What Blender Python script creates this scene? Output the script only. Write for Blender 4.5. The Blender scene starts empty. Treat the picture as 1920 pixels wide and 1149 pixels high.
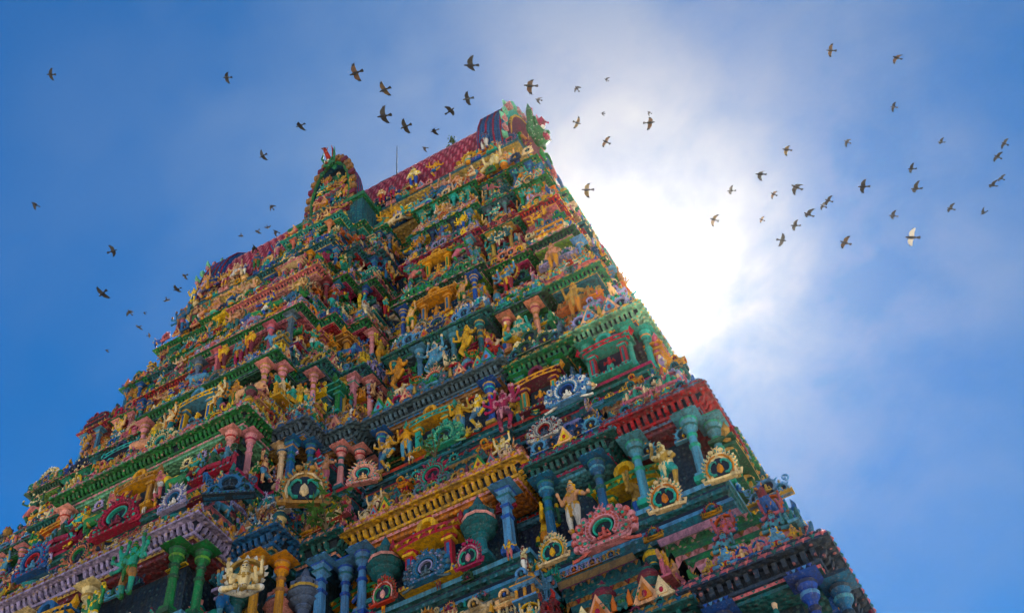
import bpy, math, random
import numpy as np
from mathutils import Matrix, Vector

R = random.Random(11)
C = bpy.context.scene.collection
sc = bpy.context.scene

# ------------------------------------------------------------------ camera
M = [[0.873957, 0.419041, -0.246176], [0.479619, -0.661821, 0.576158], [-0.078509, 0.621609, 0.779384]]
cam_d = bpy.data.cameras.new('camera'); cam = bpy.data.objects.new('camera', cam_d); C.objects.link(cam)
cam.matrix_world = Matrix(((M[0][0], M[0][1], -M[0][2], 18.756), (M[1][0], M[1][1], -M[1][2], -28.816),
                           (M[2][0], M[2][1], -M[2][2], 1.6), (0, 0, 0, 1)))
cam_d.lens = 41.97; cam_d.sensor_width = 36; cam_d.clip_start = .1; cam_d.clip_end = 6000
sc.camera = cam

# ------------------------------------------------------------------ sun and sky
SUN = Vector((-0.1395, 0.6133, 0.7774)).normalized()     # direction towards the sun, just behind the tower's edge
EXPOSURE = 2.08
sc.view_settings.view_transform = 'Standard'; sc.view_settings.look = 'None'
sc.view_settings.gamma = 1; sc.view_settings.use_curve_mapping = False
sc.view_settings.exposure = EXPOSURE
sl = bpy.data.lights.new('sun', 'SUN'); sl.energy = 5.0; sl.angle = math.radians(.5); sl.color = (1, .93, .82)
so = bpy.data.objects.new('sun', sl); C.objects.link(so); so.location = (0, 0, 90)
so.rotation_euler = SUN.to_track_quat('Z', 'Y').to_euler()

world = bpy.data.worlds.new('World'); sc.world = world; world.use_nodes = True
wt = world.node_tree; wt.nodes.clear()
def N(t, kind, **kw):
    n = t.nodes.new(kind)
    for k, v in kw.items(): setattr(n, k, v)
    return n
def L(t, a, b): t.links.new(a, b)
def MATH(t, op, a, b=None, clamp=False):
    n = N(t, 'ShaderNodeMath', operation=op); n.use_clamp = clamp
    for i, v in enumerate((a, b)):
        if v is None: continue
        if isinstance(v, (int, float)): n.inputs[i].default_value = v
        else: L(t, v, n.inputs[i])
    return n.outputs[0]
def MIXC(t, fac, a, b, mode='MIX'):
    n = N(t, 'ShaderNodeMix', data_type='RGBA', blend_type=mode)
    for sock, v in ((n.inputs[0], fac), (n.inputs[6], a), (n.inputs[7], b)):
        if isinstance(v, (int, float)): sock.default_value = v
        elif isinstance(v, tuple): sock.default_value = (*v, 1) if len(v) == 3 else v
        else: L(t, v, sock)
    return n.outputs[2]
def RAMP(t, fac, stops, interp='LINEAR'):
    n = N(t, 'ShaderNodeValToRGB'); cr = n.color_ramp; cr.interpolation = interp
    while len(cr.elements) < len(stops): cr.elements.new(.5)
    for e, (p, c) in zip(cr.elements, stops): e.position = p; e.color = (*c, 1) if isinstance(c, tuple) else (c, c, c, 1)
    L(t, fac, n.inputs[0]); return n.outputs[0]
def NOISE(t, vec, scale, detail=4, rough=.55, dist=0):
    n = N(t, 'ShaderNodeTexNoise'); n.inputs['Scale'].default_value = scale; n.inputs['Detail'].default_value = detail
    n.inputs['Roughness'].default_value = rough; n.inputs['Distortion'].default_value = dist
    if vec is not None: L(t, vec, n.inputs['Vector'])
    return n.outputs[0]

tc = N(wt, 'ShaderNodeTexCoord')
sky = N(wt, 'ShaderNodeTexSky', sky_type='NISHITA'); sky.sun_disc = False
sky.sun_elevation = math.asin(SUN.z); sky.sun_rotation = math.atan2(SUN.x, SUN.y)
sky.air_density = 1.0; sky.dust_density = .15; sky.ozone_density = 2.5
dirv = tc.outputs['Generated']
dp = N(wt, 'ShaderNodeVectorMath', operation='DOT_PRODUCT'); L(wt, dirv, dp.inputs[0]); dp.inputs[1].default_value = SUN
ang = MATH(wt, 'MULTIPLY', MATH(wt, 'ARCCOSINE', MATH(wt, 'MINIMUM', dp.outputs['Value'], .99999)), 180 / math.pi)   # degrees from the sun
# thin high cloud: forward scattering makes it bright towards the sun
mp = N(wt, 'ShaderNodeMapping'); L(wt, dirv, mp.inputs[0]); mp.inputs['Scale'].default_value = (1.2, 1.7, 1.2)
mp.inputs['Rotation'].default_value = (.3, .2, .6)
n1 = NOISE(wt, mp.outputs[0], 2.8, 5, .5, .2); n2 = NOISE(wt, mp.outputs[0], 9.0, 7, .6, .3)
veil = MATH(wt, 'ADD', MATH(wt, 'MULTIPLY', n1, .78), MATH(wt, 'MULTIPLY', n2, .22))
mr = N(wt, 'ShaderNodeMapRange'); L(wt, veil, mr.inputs[0]); mr.inputs[1].default_value = .38; mr.inputs[2].default_value = .64
cover = mr.outputs[0]
a01 = MATH(wt, 'DIVIDE', ang, 90)
# brightness of the veil with angle from the sun, and how much of it there is
glow = RAMP(wt, a01, [(0, 2.2), (.018, .8), (.034, .54), (.05, .45), (.08, .40), (.12, .35), (.17, .32), (.26, .29), (1, .24)], 'LINEAR')
dens = RAMP(wt, a01, [(0, 1.0), (.04, .86), (.07, .58), (.10, .44), (.15, .33), (.20, .22), (.28, .11), (.36, .05), (1, .02)], 'LINEAR')
dens2 = MATH(wt, 'MULTIPLY', dens, MATH(wt, 'ADD', MATH(wt, 'MULTIPLY', cover, 1.5), .34), True)
ccol = MIXC(wt, 1.0, RAMP(wt, a01, [(0, (1, 1, 1)), (.08, (.97, .97, 1)), (.12, (.80, .85, 1)), (.2, (.62, .78, 1)), (.4, (.5, .72, 1)), (1, (.5, .72, 1))]), glow, 'MULTIPLY')
skyc = MIXC(wt, 1.0, sky.outputs[0], (.100 * .02, .100 * .33, .100 * .60), 'MULTIPLY')
skyc2 = MIXC(wt, dens2, skyc, ccol)
# the air whitens towards the horizon; added below view to light front faces
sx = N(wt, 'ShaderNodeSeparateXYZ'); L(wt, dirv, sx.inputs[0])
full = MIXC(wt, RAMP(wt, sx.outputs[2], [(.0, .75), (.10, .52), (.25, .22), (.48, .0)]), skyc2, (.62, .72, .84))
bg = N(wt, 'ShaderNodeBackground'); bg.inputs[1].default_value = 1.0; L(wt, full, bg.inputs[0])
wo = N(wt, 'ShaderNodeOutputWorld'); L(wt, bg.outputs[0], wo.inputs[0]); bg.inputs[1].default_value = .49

# ------------------------------------------------------------------ paints
PAL = dict(navy=(.012, .04, .10), blue=(.02, .14, .42), sky=(.09, .34, .55), slate=(.10, .17, .26), teal=(.008, .16, .18),
           turq=(.02, .42, .34), green=(.012, .24, .06), dgreen=(.01, .11, .05), lime=(.16, .42, .04), mint=(.20, .58, .38),
           yellow=(.78, .43, .03), ochre=(.50, .27, .06), cream=(.82, .62, .34), peach=(.85, .42, .22), pink=(.68, .17, .21),
           salmon=(.74, .22, .14), crimson=(.46, .015, .05), maroon=(.20, .02, .045), lav=(.36, .32, .58), white=(.78, .75, .68),
           orange=(.76, .24, .03), skin=(.74, .40, .20), rose=(.75, .30, .32), brown=(.20, .10, .05), dark=(.012, .016, .03))
def wear_material(name, attr=None, color=None, rough=.7, wear=.36, bump=.35, scale=1.0, motif=None, kind='OBJECT', edge=0):
    m = bpy.data.materials.new(name); m.use_nodes = True; t = m.node_tree; b = t.nodes['Principled BSDF']
    if attr:
        a = N(t, 'ShaderNodeAttribute', attribute_type=kind, attribute_name=attr); col = a.outputs['Color']
    else:
        c = N(t, 'ShaderNodeRGB'); c.outputs[0].default_value = (*color, 1); col = c.outputs[0]
    g = N(t, 'ShaderNodeNewGeometry'); fine = NOISE(t, g.outputs['Position'], 19 * scale, 4, .65); hgt = fine
    if motif:                                                 # small painted and moulded petals picked out in the second colour
        a2 = N(t, 'ShaderNodeAttribute', attribute_type=kind, attribute_name=motif)
        vo = N(t, 'ShaderNodeTexVoronoi'); vo.inputs['Scale'].default_value = 7.5; vo.inputs['Randomness'].default_value = .75; L(t, g.outputs['Position'], vo.inputs['Vector'])
        pet = RAMP(t, vo.outputs['Distance'], [(.20, 1.0), (.30, 0.0)])
        sp = N(t, 'ShaderNodeSeparateColor'); L(t, vo.outputs['Color'], sp.inputs[0])
        on = RAMP(t, sp.outputs[0], [(.44, 0.0), (.46, 1.0)], 'CONSTANT')
        lite = MIXC(t, .12, a2.outputs['Color'], (.80, .74, .60))
        col = MIXC(t, MATH(t, 'MULTIPLY', MATH(t, 'MULTIPLY', pet, on), .6), col, lite)
        line = RAMP(t, vo.outputs['Distance'], [(.40, 0.0), (.55, 1.0)])
        col = MIXC(t, MATH(t, 'MULTIPLY', line, .35), col, (.02, .05, .08))
        hgt = MATH(t, 'ADD', MATH(t, 'MULTIPLY', fine, .5), MATH(t, 'SUBTRACT', 1.2, MATH(t, 'MULTIPLY', vo.outputs['Distance'], 2.0)))
    mp = N(t, 'ShaderNodeMapping'); L(t, g.outputs['Position'], mp.inputs[0]); mp.inputs['Scale'].default_value = (1, 1, .35)
    big = NOISE(t, mp.outputs[0], 1.7 * scale, 6, .62)
    oi = N(t, 'ShaderNodeObjectInfo')
    hs = N(t, 'ShaderNodeHueSaturation'); L(t, col, hs.inputs['Color']); hs.inputs['Saturation'].default_value = 1.05
    L(t, MATH(t, 'ADD', MATH(t, 'MULTIPLY', oi.outputs['Random'], .05), .475), hs.inputs['Hue'])
    L(t, MATH(t, 'ADD', MATH(t, 'MULTIPLY', oi.outputs['Random'], .35), .88), hs.inputs['Value'])
    cc = hs.outputs[0]
    if edge:                                                  # rubbed convex edges show pale plaster
        pt = RAMP(t, g.outputs['Pointiness'], [(.505, 0.0), (.56, 1.0)]); cc = MIXC(t, MATH(t, 'MULTIPLY', pt, edge), cc, (.85, .78, .62))
    ms = N(t, 'ShaderNodeMapping'); L(t, g.outputs['Position'], ms.inputs[0]); ms.inputs['Scale'].default_value = (9, 9, .8)
    streak = RAMP(t, NOISE(t, ms.outputs[0], 1.0, 5, .6), [(.46, 0.0), (.60, 1.0)])
    cc = MIXC(t, MATH(t, 'MULTIPLY', streak, wear * 1.25), cc, (.035, .033, .032))        # rain streaks and mould
    grime = RAMP(t, big, [(.36, 1.0), (.50, .25), (.62, 0.0)])
    c1 = MIXC(t, MATH(t, 'MULTIPLY', grime, wear), cc, (.04, .038, .035))
    fade = RAMP(t, fine, [(.54, 0.0), (.66, 1.0)])
    c2 = MIXC(t, MATH(t, 'MULTIPLY', fade, wear * (.18 if motif else .35)), c1, (.58, .52, .43))
    speck = RAMP(t, NOISE(t, g.outputs['Position'], 30 * scale, 3, .6), [(.34, 1.0), (.43, 0.0)])
    c3 = MIXC(t, MATH(t, 'MULTIPLY', speck, wear * 1.3), c2, (.022, .024, .028))
    L(t, c3, b.inputs['Base Color'])
    b.inputs['Roughness'].default_value = rough; b.inputs['Specular IOR Level'].default_value = .3
    if bump:
        bp = N(t, 'ShaderNodeBump'); bp.inputs['Strength'].default_value = min(1, bump * (2.2 if motif else 1)); bp.inputs['Distance'].default_value = .04
        L(t, hgt, bp.inputs['Height']); L(t, bp.outputs[0], b.inputs['Normal'])
    return m
PAINT = wear_material('limewash_paint', attr='paint', motif='trim'); TRIM = wear_material('limewash_trim', attr='trim')
ACC = wear_material('limewash_accent', attr='accent', motif='paint'); DARK = wear_material('recess_shade_and_dark_paint', color=(.008, .018, .038), wear=.08)  # near-black: shade painted into recesses; also pupils, brows and hair
MATS = [PAINT, TRIM, ACC, DARK]
PLAIN = wear_material('statue_paint', attr='paint', wear=.36); PLAINT = wear_material('statue_cloth', attr='trim', wear=.36); PLAINA = wear_material('statue_ornament', attr='accent', wear=.36)
FMATS = [PLAIN, PLAINT, PLAINA, DARK]
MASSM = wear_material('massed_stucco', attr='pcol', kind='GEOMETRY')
STONE = wear_material('granite', color=(.30, .25, .20), wear=.36)
GROUND = wear_material('pale_granite_paving', color=(.30, .26, .20), rough=.9, wear=.2, scale=.3)
LEAFM = wear_material('leaf', color=(.05, .13, .025), wear=.15, bump=0)
TWIG = wear_material('twig', color=(.12, .09, .05), wear=.2)
METAL = wear_material('weathered_metal', color=(.10, .13, .16), rough=.45, wear=.2)
VINE = wear_material('dry_vine', color=(.42, .38, .06), wear=.2)

# ------------------------------------------------------------------ mesh builder
class MB:
    def __init__(s): s.v = []; s.f = []; s.m = []
    def add(s, vs, fs, m):
        b = len(s.v); s.v += [tuple(p) for p in vs]
        for i, f in enumerate(fs):
            s.f.append(tuple(b + k for k in f)); s.m.append(m if isinstance(m, int) else m[i])
    def box(s, x0, x1, y0, y1, z0, z1, m=0, tx=0, ty=0):   # tx, ty: taper at the top
        vs = [(x0, y0, z0), (x1, y0, z0), (x1, y1, z0), (x0, y1, z0), (x0 + tx, y0 + ty, z1), (x1 - tx, y0 + ty, z1), (x1 - tx, y1 - ty, z1), (x0 + tx, y1 - ty, z1)]
        s.add(vs, [(0, 3, 2, 1), (4, 5, 6, 7), (0, 1, 5, 4), (1, 2, 6, 5), (2, 3, 7, 6), (3, 0, 4, 7)], m)
    def prism(s, poly, y0, y1, m=0, mside=None):             # poly of (x, z), counter-clockwise seen from -Y
        n = len(poly); vs = [(x, y0, z) for x, z in poly] + [(x, y1, z) for x, z in poly]
        fs = [tuple(range(n)), tuple(reversed(range(n, 2 * n)))] + [(i, i + n, (i + 1) % n + n, (i + 1) % n) for i in range(n)]
        s.add(vs, fs, [m, m] + [m if mside is None else mside] * n)
    def ringband(s, outer, inner, y0, y1, m=0, mside=None):  # band between two open polylines of (x, z), given thickness in y
        n = len(outer); ms = m if mside is None else mside
        vs = [(x, y0, z) for x, z in outer] + [(x, y0, z) for x, z in inner] + [(x, y1, z) for x, z in outer] + [(x, y1, z) for x, z in inner]
        fs = []; mm = []
        for i in range(n - 1):
            fs += [(i, i + 1, n + i + 1, n + i), (2 * n + i, 3 * n + i, 3 * n + i + 1, 2 * n + i + 1), (i, 2 * n + i, 2 * n + i + 1, i + 1), (n + i, n + i + 1, 3 * n + i + 1, 3 * n + i)]
            mm += [m, ms, ms, ms]
        fs += [(0, n, 3 * n, 2 * n), (n - 1, 3 * n - 1, 4 * n - 1, 2 * n - 1)]; mm += [ms, ms]
        s.add(vs, fs, mm)
    def lathe(s, prof, n=8, m=0, cx=0, cy=0, rot=0, sy=1):   # prof: (r, z[, mat])
        vs = []; fs = []; mm = []
        for p in prof:
            for k in range(n):
                a = 2 * math.pi * k / n + rot; vs.append((cx + p[0] * math.cos(a), cy + sy * p[0] * math.sin(a), p[1]))
        for i in range(len(prof) - 1):
            for k in range(n):
                fs.append((i * n + k, i * n + (k + 1) % n, (i + 1) * n + (k + 1) % n, (i + 1) * n + k)); mm.append(prof[i][2] if len(prof[i]) > 2 else m)
        fs.append(tuple(range(len(vs) - n, len(vs)))); mm.append(mm[-1]); fs.append(tuple(reversed(range(n)))); mm.append(mm[0])
        s.add(vs, fs, mm)
    def tube(s, pts, rad, n=6, m=0):
        pts = [Vector(p) for p in pts]; vs = []; fs = []
        for i, p in enumerate(pts):
            d = (pts[min(i + 1, len(pts) - 1)] - pts[max(i - 1, 0)]).normalized()
            u = d.cross(Vector((0, 0, 1)) if abs(d.z) < .9 else Vector((0, 1, 0))).normalized(); w = d.cross(u)
            r = rad[i] if isinstance(rad, (list, tuple)) else rad
            for k in range(n):
                a = 2 * math.pi * k / n; vs.append(p + (u * math.cos(a) + w * math.sin(a)) * r)
        for i in range(len(pts) - 1):
            for k in range(n): fs.append((i * n + k, i * n + (k + 1) % n, (i + 1) * n + (k + 1) % n, (i + 1) * n + k))
        fs.append(tuple(reversed(range(n)))); fs.append(tuple(range(len(vs) - n, len(vs))))
        s.add(vs, fs, m)
    def ell(s, c, r, m=0, nu=8, nv=5):
        vs = []; fs = []
        for j in range(1, nv):
            t = math.pi * j / nv
            for k in range(nu):
                a = 2 * math.pi * k / nu; vs.append((c[0] + r[0] * math.sin(t) * math.cos(a), c[1] + r[1] * math.sin(t) * math.sin(a), c[2] + r[2] * math.cos(t)))
        vs += [(c[0], c[1], c[2] + r[2]), (c[0], c[1], c[2] - r[2])]; T = len(vs) - 2
        for j in range(nv - 2):
            for k in range(nu): fs.append((j * nu + k, (j + 1) * nu + k, (j + 1) * nu + (k + 1) % nu, j * nu + (k + 1) % nu))
        for k in range(nu): fs.append((T, k, (k + 1) % nu)); fs.append((T + 1, (nv - 2) * nu + (k + 1) % nu, (nv - 2) * nu + k))
        s.add(vs, fs, m)
    def ring(s, x0, x1, y0, y1, prof, k0=1, k1=1):           # rectangular ring swept with profile (offset, z, mat)
        vs = []; fs = []; mm = []
        for o, z, *_ in prof: vs += [(x0 - o * k0, y0 - o, z), (x1 + o * k1, y0 - o, z), (x1 + o * k1, y1 + o, z), (x0 - o * k0, y1 + o, z)]
        for i in range(len(prof) - 1):
            for k in range(4): fs.append((i * 4 + k, i * 4 + (k + 1) % 4, (i + 1) * 4 + (k + 1) % 4, (i + 1) * 4 + k)); mm.append(prof[i][2])
        n = len(vs); fs.append((n - 4, n - 3, n - 2, n - 1)); mm.append(prof[-1][2]); fs.append((3, 2, 1, 0)); mm.append(prof[0][2])
        s.add(vs, fs, mm)
    def merge(s, o, loc=(0, 0, 0), sc_=1, rz=0, mm=None):
        c, sn = math.cos(rz), math.sin(rz); sx, sy, sz = (sc_,) * 3 if isinstance(sc_, (int, float)) else sc_
        b = len(s.v)
        for x, y, z in o.v:
            x, y, z = x * sx, y * sy, z * sz; s.v.append((loc[0] + x * c - y * sn, loc[1] + x * sn + y * c, loc[2] + z))
        for f, m in zip(o.f, o.m): s.f.append(tuple(b + k for k in f)); s.m.append(m if mm is None else mm[m])
    def mesh(s, name, mats=None, smooth=35):
        me = bpy.data.meshes.new(name); me.from_pydata(s.v, [], s.f); me.validate()
        for m in (mats or MATS): me.materials.append(m)
        if len(me.polygons) == len(s.m): me.polygons.foreach_set('material_index', s.m)
        if smooth: me.polygons.foreach_set('use_smooth', [True] * len(me.polygons)); me.set_sharp_from_angle(angle=math.radians(smooth))
        me.update(); return me

def col(c):
    c = PAL[c] if isinstance(c, str) else c
    g = .2 * c[0] + .7 * c[1] + .1 * c[2]; q = .88 if g < .35 else .98      # aged pigments
    return [float(q * (.98 * v + .02 * g)) for v in c[:3]]
def obj(name, me, parent=None, loc=(0, 0, 0), rz=0, s=1, cols=None, label=None):
    if isinstance(me, MB): me = me.mesh(name)
    o = bpy.data.objects.new(name, me); C.objects.link(o)
    o.location = loc; o.rotation_euler = (0, 0, rz); o.scale = (s, s, s) if isinstance(s, (int, float)) else s
    if parent: o.parent = parent
    if cols: o['paint'] = col(cols[0]); o['trim'] = col(cols[1]); o['accent'] = col(cols[2])
    if label: o['label'] = label
    return o
def tag(o, label, cat, group=None, kind=None):
    if label: o['label'] = label
    if cat: o['category'] = cat
    if group: o['group'] = group
    if kind: o['kind'] = kind
    return o

# ------------------------------------------------------------------ stucco elements (facing -Y, base at z=0)
def arc(cx, cz, r, a0, a1, n, rz=None):
    rz = rz or r
    return [(cx + r * math.cos(math.radians(a0 + (a1 - a0) * i / n)), cz + rz * math.sin(math.radians(a0 + (a1 - a0) * i / n))) for i in range(n + 1)]
def spiral(mb, cx, cz, y, r, sgn, rad, m, turns=1.4, a0=-90):
    pts = []; n = 10
    for i in range(n + 1):
        a = math.radians(a0 + sgn * 360 * turns * i / n); q = r * (1 - .8 * i / n); pts.append((cx + q * math.cos(a), y, cz + q * math.sin(a)))
    mb.tube(pts, [rad * (1 - .4 * i / n) for i in range(n + 1)], 5, m)
def face(mb, x, y, z, s, m=0, meye=1, mfang=1):
    mb.ell((x, y, z), (s * .55, s * .4, s * .5), m, 8, 6)
    for q in (-1, 1):
        mb.ell((x + q * s * .24, y - s * .34, z + s * .12), (s * .13, s * .12, s * .13), meye, 6, 4)
        mb.tube([(x + q * s * .3, y - s * .1, z + s * .3), (x + q * s * .62, y - s * .15, z + s * .62), (x + q * s * .5, y - s * .1, z + s * .95)], [s * .14, s * .1, s * .02], 5, m)
        mb.tube([(x + q * s * .2, y - s * .38, z - s * .25), (x + q * s * .26, y - s * .46, z - s * .5)], [s * .07, s * .01], 4, mfang)
        mb.ell((x + q * s * .6, y + s * .05, z - s * .02), (s * .16, s * .1, s * .24), m, 6, 4)
    mb.ell((x, y - s * .42, z - s * .08), (s * .16, s * .14, s * .12), m, 6, 4)
    mb.ell((x, y - s * .34, z - s * .32), (s * .26, s * .16, s * .12), 2, 6, 4)
def mini(mb, x, y, z, h, m=0, seat=False):                    # small relief figure
    t = .12 if seat else .42
    if seat:
        for q in (-1, 1): mb.tube([(x + q * .03 * h, y, z + .12 * h), (x + q * .24 * h, y - .08 * h, z + .10 * h), (x, y - .15 * h, z + .06 * h)], [.08 * h, .07 * h, .05 * h], 5, 1)
    else:
        for q in (-1, 1): mb.tube([(x + q * .05 * h, y, z + .44 * h), (x + q * .09 * h, y - .03 * h, z + .24 * h), (x + q * .06 * h, y, z)], [.085 * h, .06 * h, .045 * h], 5, 1)
    mb.tube([(x, y, z + t * h), (x, y, z + (t + .12) * h), (x, y, z + (t + .27) * h), (x, y, z + (t + .31) * h)], [.10 * h, .085 * h, .11 * h, .04 * h], 6, m)
    mb.ell((x, y - .02 * h, z + (t + .40) * h), (.075 * h, .075 * h, .085 * h), m, 6, 5); mb.tube([(x, y, z + (t + .44) * h), (x, y, z + (t + .60) * h)], [.075 * h, .012 * h], 5, 2)
    for q in (-1, 1): mb.tube([(x + q * .11 * h, y, z + (t + .27) * h), (x + q * .22 * h, y - .03 * h, z + (t + .14) * h), (x + q * .17 * h, y - .12 * h, z + (t + .22) * h)], [.045 * h, .035 * h, .03 * h], 4, m)
def petals(mb, x0, x1, y, z, sp, r, m=0):
    n = max(1, int(abs(x1 - x0) / sp))
    for i in range(n):
        x = x0 + (x1 - x0) * (i + .5) / n; w = .42 * (x1 - x0) / n
        mb.add([(x - w, y, z + r), (x + w, y, z + r), (x, y - r * .2, z - r), (x, y - r * .8, z + r * .1)], [(0, 3, 1), (0, 2, 3), (2, 1, 3)], m if i % 2 else (m + 1) % 3)
def el_arch(flames=17, simple=False, wide=1.0):
    mb = MB(); n = 8 if simple else 16
    O = arc(0, .40, .34 * wide, -48, 228, n, .33); I = arc(0, .40, .24 * wide, -48, 228, n, .23)
    mb.ringband(O, I, -.14, .02, 0)
    if not simple:
        mb.ringband(arc(0, .40, .20 * wide, -48, 228, n, .19), arc(0, .40, .165 * wide, -48, 228, n, .155), -.12, .0, 2)
        for i in range(19):
            t = math.radians(-40 + 260 * i / 18); mb.ell((.29 * wide * math.cos(t), -.15, .40 + .28 * math.sin(t)), (.027, .025, .027), 1, 5, 3)
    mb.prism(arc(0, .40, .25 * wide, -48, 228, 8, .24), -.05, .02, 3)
    for i in range(flames):
        a = math.radians(-42 + 264 * i / (flames - 1)); ca, sa = math.cos(a), math.sin(a); l = .17 if not simple else .13
        if i % 2: l *= .72
        b = (.32 * ca * wide, -.07, .40 + .31 * sa); cu = .055 * (1 if ca > 0 else -1)
        p1 = (b[0] + ca * l * .55 - sa * cu, -.10, b[2] + sa * l * .55 + abs(ca) * .03); p2 = (b[0] + ca * l + sa * cu * .4, -.12, b[2] + sa * l + .05)
        mb.tube([b, p1, p2], [.042, .038, .006], 4 if simple else 5, 0 if i % 2 else (1 if not simple else 0))
        if not simple: mb.ell((b[0] + ca * l * .35, -.15, b[2] + sa * l * .35), (.022, .02, .022), 2, 5, 3)
    mb.box(-.42 * wide, .42 * wide, -.17, .02, 0, .05, 0); mb.box(-.36 * wide, .36 * wide, -.14, .02, .05, .10, 1)
    if not simple: petals(mb, -.42 * wide, .42 * wide, -.17, .025, .07, .03, 2)
    for q in (-1, 1):
        if simple: mb.ell((q * .36 * wide, -.1, .12), (.09, .07, .10), 0, 6, 4); mb.ell((q * .36 * wide, -.16, .12), (.035, .03, .035), 2, 5, 3)
        else:
            spiral(mb, q * .37 * wide, .17, -.12, .12, q, .034, 0); mb.ell((q * .37 * wide, -.13, .17), (.04, .035, .04), 2, 5, 3)
            mb.tube([(q * .26 * wide, -.1, .10), (q * .33 * wide, -.12, .02), (q * .46 * wide, -.1, .03), (q * .52 * wide, -.1, .12)], [.05, .045, .035, .01], 5, 0)
    if simple: mb.ell((0, -.08, .32), (.06, .06, .09), 1, 5, 4); mb.ell((0, -.09, .43), (.04, .04, .045), 0, 5, 4); mb.tube([(0, -.08, .70), (0, -.12, .82), (0, -.06, .96)], [.075, .06, .01], 5, 1); mb.ell((0, -.16, .78), (.03, .03, .03), 2, 5, 3)
    else: mini(mb, 0, -.08, .14, .46, 1, True); face(mb, 0, -.12, .78, .15, 0)
    return mb
def el_serpent():                                            # solid flaming plaque with two serpents and a red heart
    mb = MB(); P = [(-.30, 0), (.30, 0), (.36, .18), (.33, .42), (.22, .62), (.08, .74), (-.08, .74), (-.22, .62), (-.33, .42), (-.36, .18)]
    mb.prism(P, -.12, .02, 0); mb.prism([(x * .62, .06 + z * .70) for x, z in P], -.145, -.11, 3)
    for q in (-1, 1):
        mb.tube([(q * .10, -.16, .10), (q * .17, -.17, .09), (q * .235, -.17, .16), (q * .25, -.17, .28), (q * .21, -.17, .40), (q * .13, -.17, .48), (q * .06, -.17, .46), (q * .06, -.16, .40)], [.03, .036, .036, .036, .034, .03, .024, .012], 5, 2)
        mb.tube([(q * .27, -.14, .08), (q * .31, -.15, .26), (q * .27, -.15, .46), (q * .15, -.15, .62), (q * .03, -.15, .66)], [.02, .028, .028, .026, .015], 5, 1)
        mb.tube([(q * .30, -.1, .03), (q * .42, -.12, .0), (q * .46, -.12, .10), (q * .38, -.12, .14)], [.06, .05, .04, .01], 5, 0)
        mb.ell((q * .12, -.13, .80), (.07, .06, .06), 0, 5, 4)
    mb.lathe([(.02, .12), (.085, .20), (.07, .32), (.01, .42)], 8, 1, cy=-.14); mb.ell((0, -.17, .27), (.04, .03, .07), 2, 6, 4)
    for i in range(15):
        t = math.radians(-20 + 220 * i / 14); x, z = .33 * math.cos(t), .38 + .36 * math.sin(t)
        mb.tube([(x, -.07, z), (x * 1.18, -.1, .38 + (z - .38) * 1.16 + .02), (x * 1.3, -.08, .38 + (z - .38) * 1.3 + .05)], [.045, .036, .006], 4, 0); mb.ell((x * 1.12, -.14, .38 + (z - .38) * 1.12), (.022, .02, .022), 2, 4, 3)
    face(mb, 0, -.11, .86, .12, 0); return mb
def el_tri():                                                # three small arches with attendants under a crest
    mb = MB(); a = el_arch(9, True)
    for x, k, z in ((-.30, .52, 0), (.30, .52, 0), (0, .74, .04)): mb.merge(a, (x, -.02 if x else -.07, z), k)
    mini(mb, 0, -.16, .16, .42, 1, True)
    for q in (-1, 1): mini(mb, q * .30, -.1, .08, .28, 2); spiral(mb, q * .45, .50, -.04, .10, q, .028, 0)
    mb.box(-.55, .55, -.2, .03, 0, .06, 1); petals(mb, -.55, .55, -.2, .03, .08, .03, 2)
    mb.tube([(0, -.1, .72), (.03, -.12, .86), (0, -.08, 1.0)], [.07, .05, .006], 5, 2); return mb
def el_lobed():                                              # broad fan of scrolls, like a peacock tail
    mb = MB(); mb.merge(el_arch(9), (0, 0, .1), (1.0, 1, 1.0))
    for ring_, (k, r) in enumerate(((11, .50), (13, .62))):
        for i in range(k):
            a = math.radians(-18 + 216 * i / (k - 1)); x, z = r * .95 * math.cos(a), .42 + r * .8 * math.sin(a)
            mb.ell((x, -.09 + .03 * ring_, z), (.075, .08, .075), 0 if (i + ring_) % 2 else 1, 6, 4)
            mb.tube([(x * .8, -.05, .42 + (z - .42) * .8), (x, -.1, z), (x * 1.12, -.06, .42 + (z - .42) * 1.14)], [.05, .05, .008], 4, 0)
            if ring_ == 0: mb.ell((x, -.17, z), (.035, .03, .035), 2, 5, 3)
    mb.prism(arc(0, .42, .62, -20, 200, 14, .52), -.03, .04, 0)
    base = [(-.66 + 1.32 * i / 12, -.08, .12 - .10 * math.cos(math.pi * 2 * i / 12)) for i in range(13)]
    mb.tube(base, .034, 5, 1)
    return mb
def el_column(sq=False):                                     # height 1, radius about .1
    mb = MB(); mb.box(-.13, .13, -.13, .13, 0, .07, 1); mb.box(-.115, .115, -.115, .115, .07, .12, 0, .01, .01)
    n = 4 if sq else 10; rt = math.pi / 4 if sq else 0; k = 1.3 if sq else 1
    mb.lathe([(r * k, z, m) for r, z, m in ((.085, .12, 0), (.078, .50, 1), (.10, .52, 1), (.10, .545, 0), (.074, .56, 0), (.070, .66, 1), (.095, .68, 1), (.095, .70, 0), (.070, .72, 0), (.075, .75, 0), (.135, .79, 2), (.145, .82, 0), (.10, .85, 0), (.15, .885, 1), (.165, .91, 0), (.12, .93, 0))], n, 0, rot=rt)
    mb.box(-.15, .15, -.15, .15, .93, .95, 0, -.09, -.09); mb.box(-.19, .19, -.19, .19, .955, 1.0, 1)
    for q in (-1, 0, 1): petals(mb, -.2, .2, -.205, .97, .08, .022, 2); break
    return mb
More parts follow.
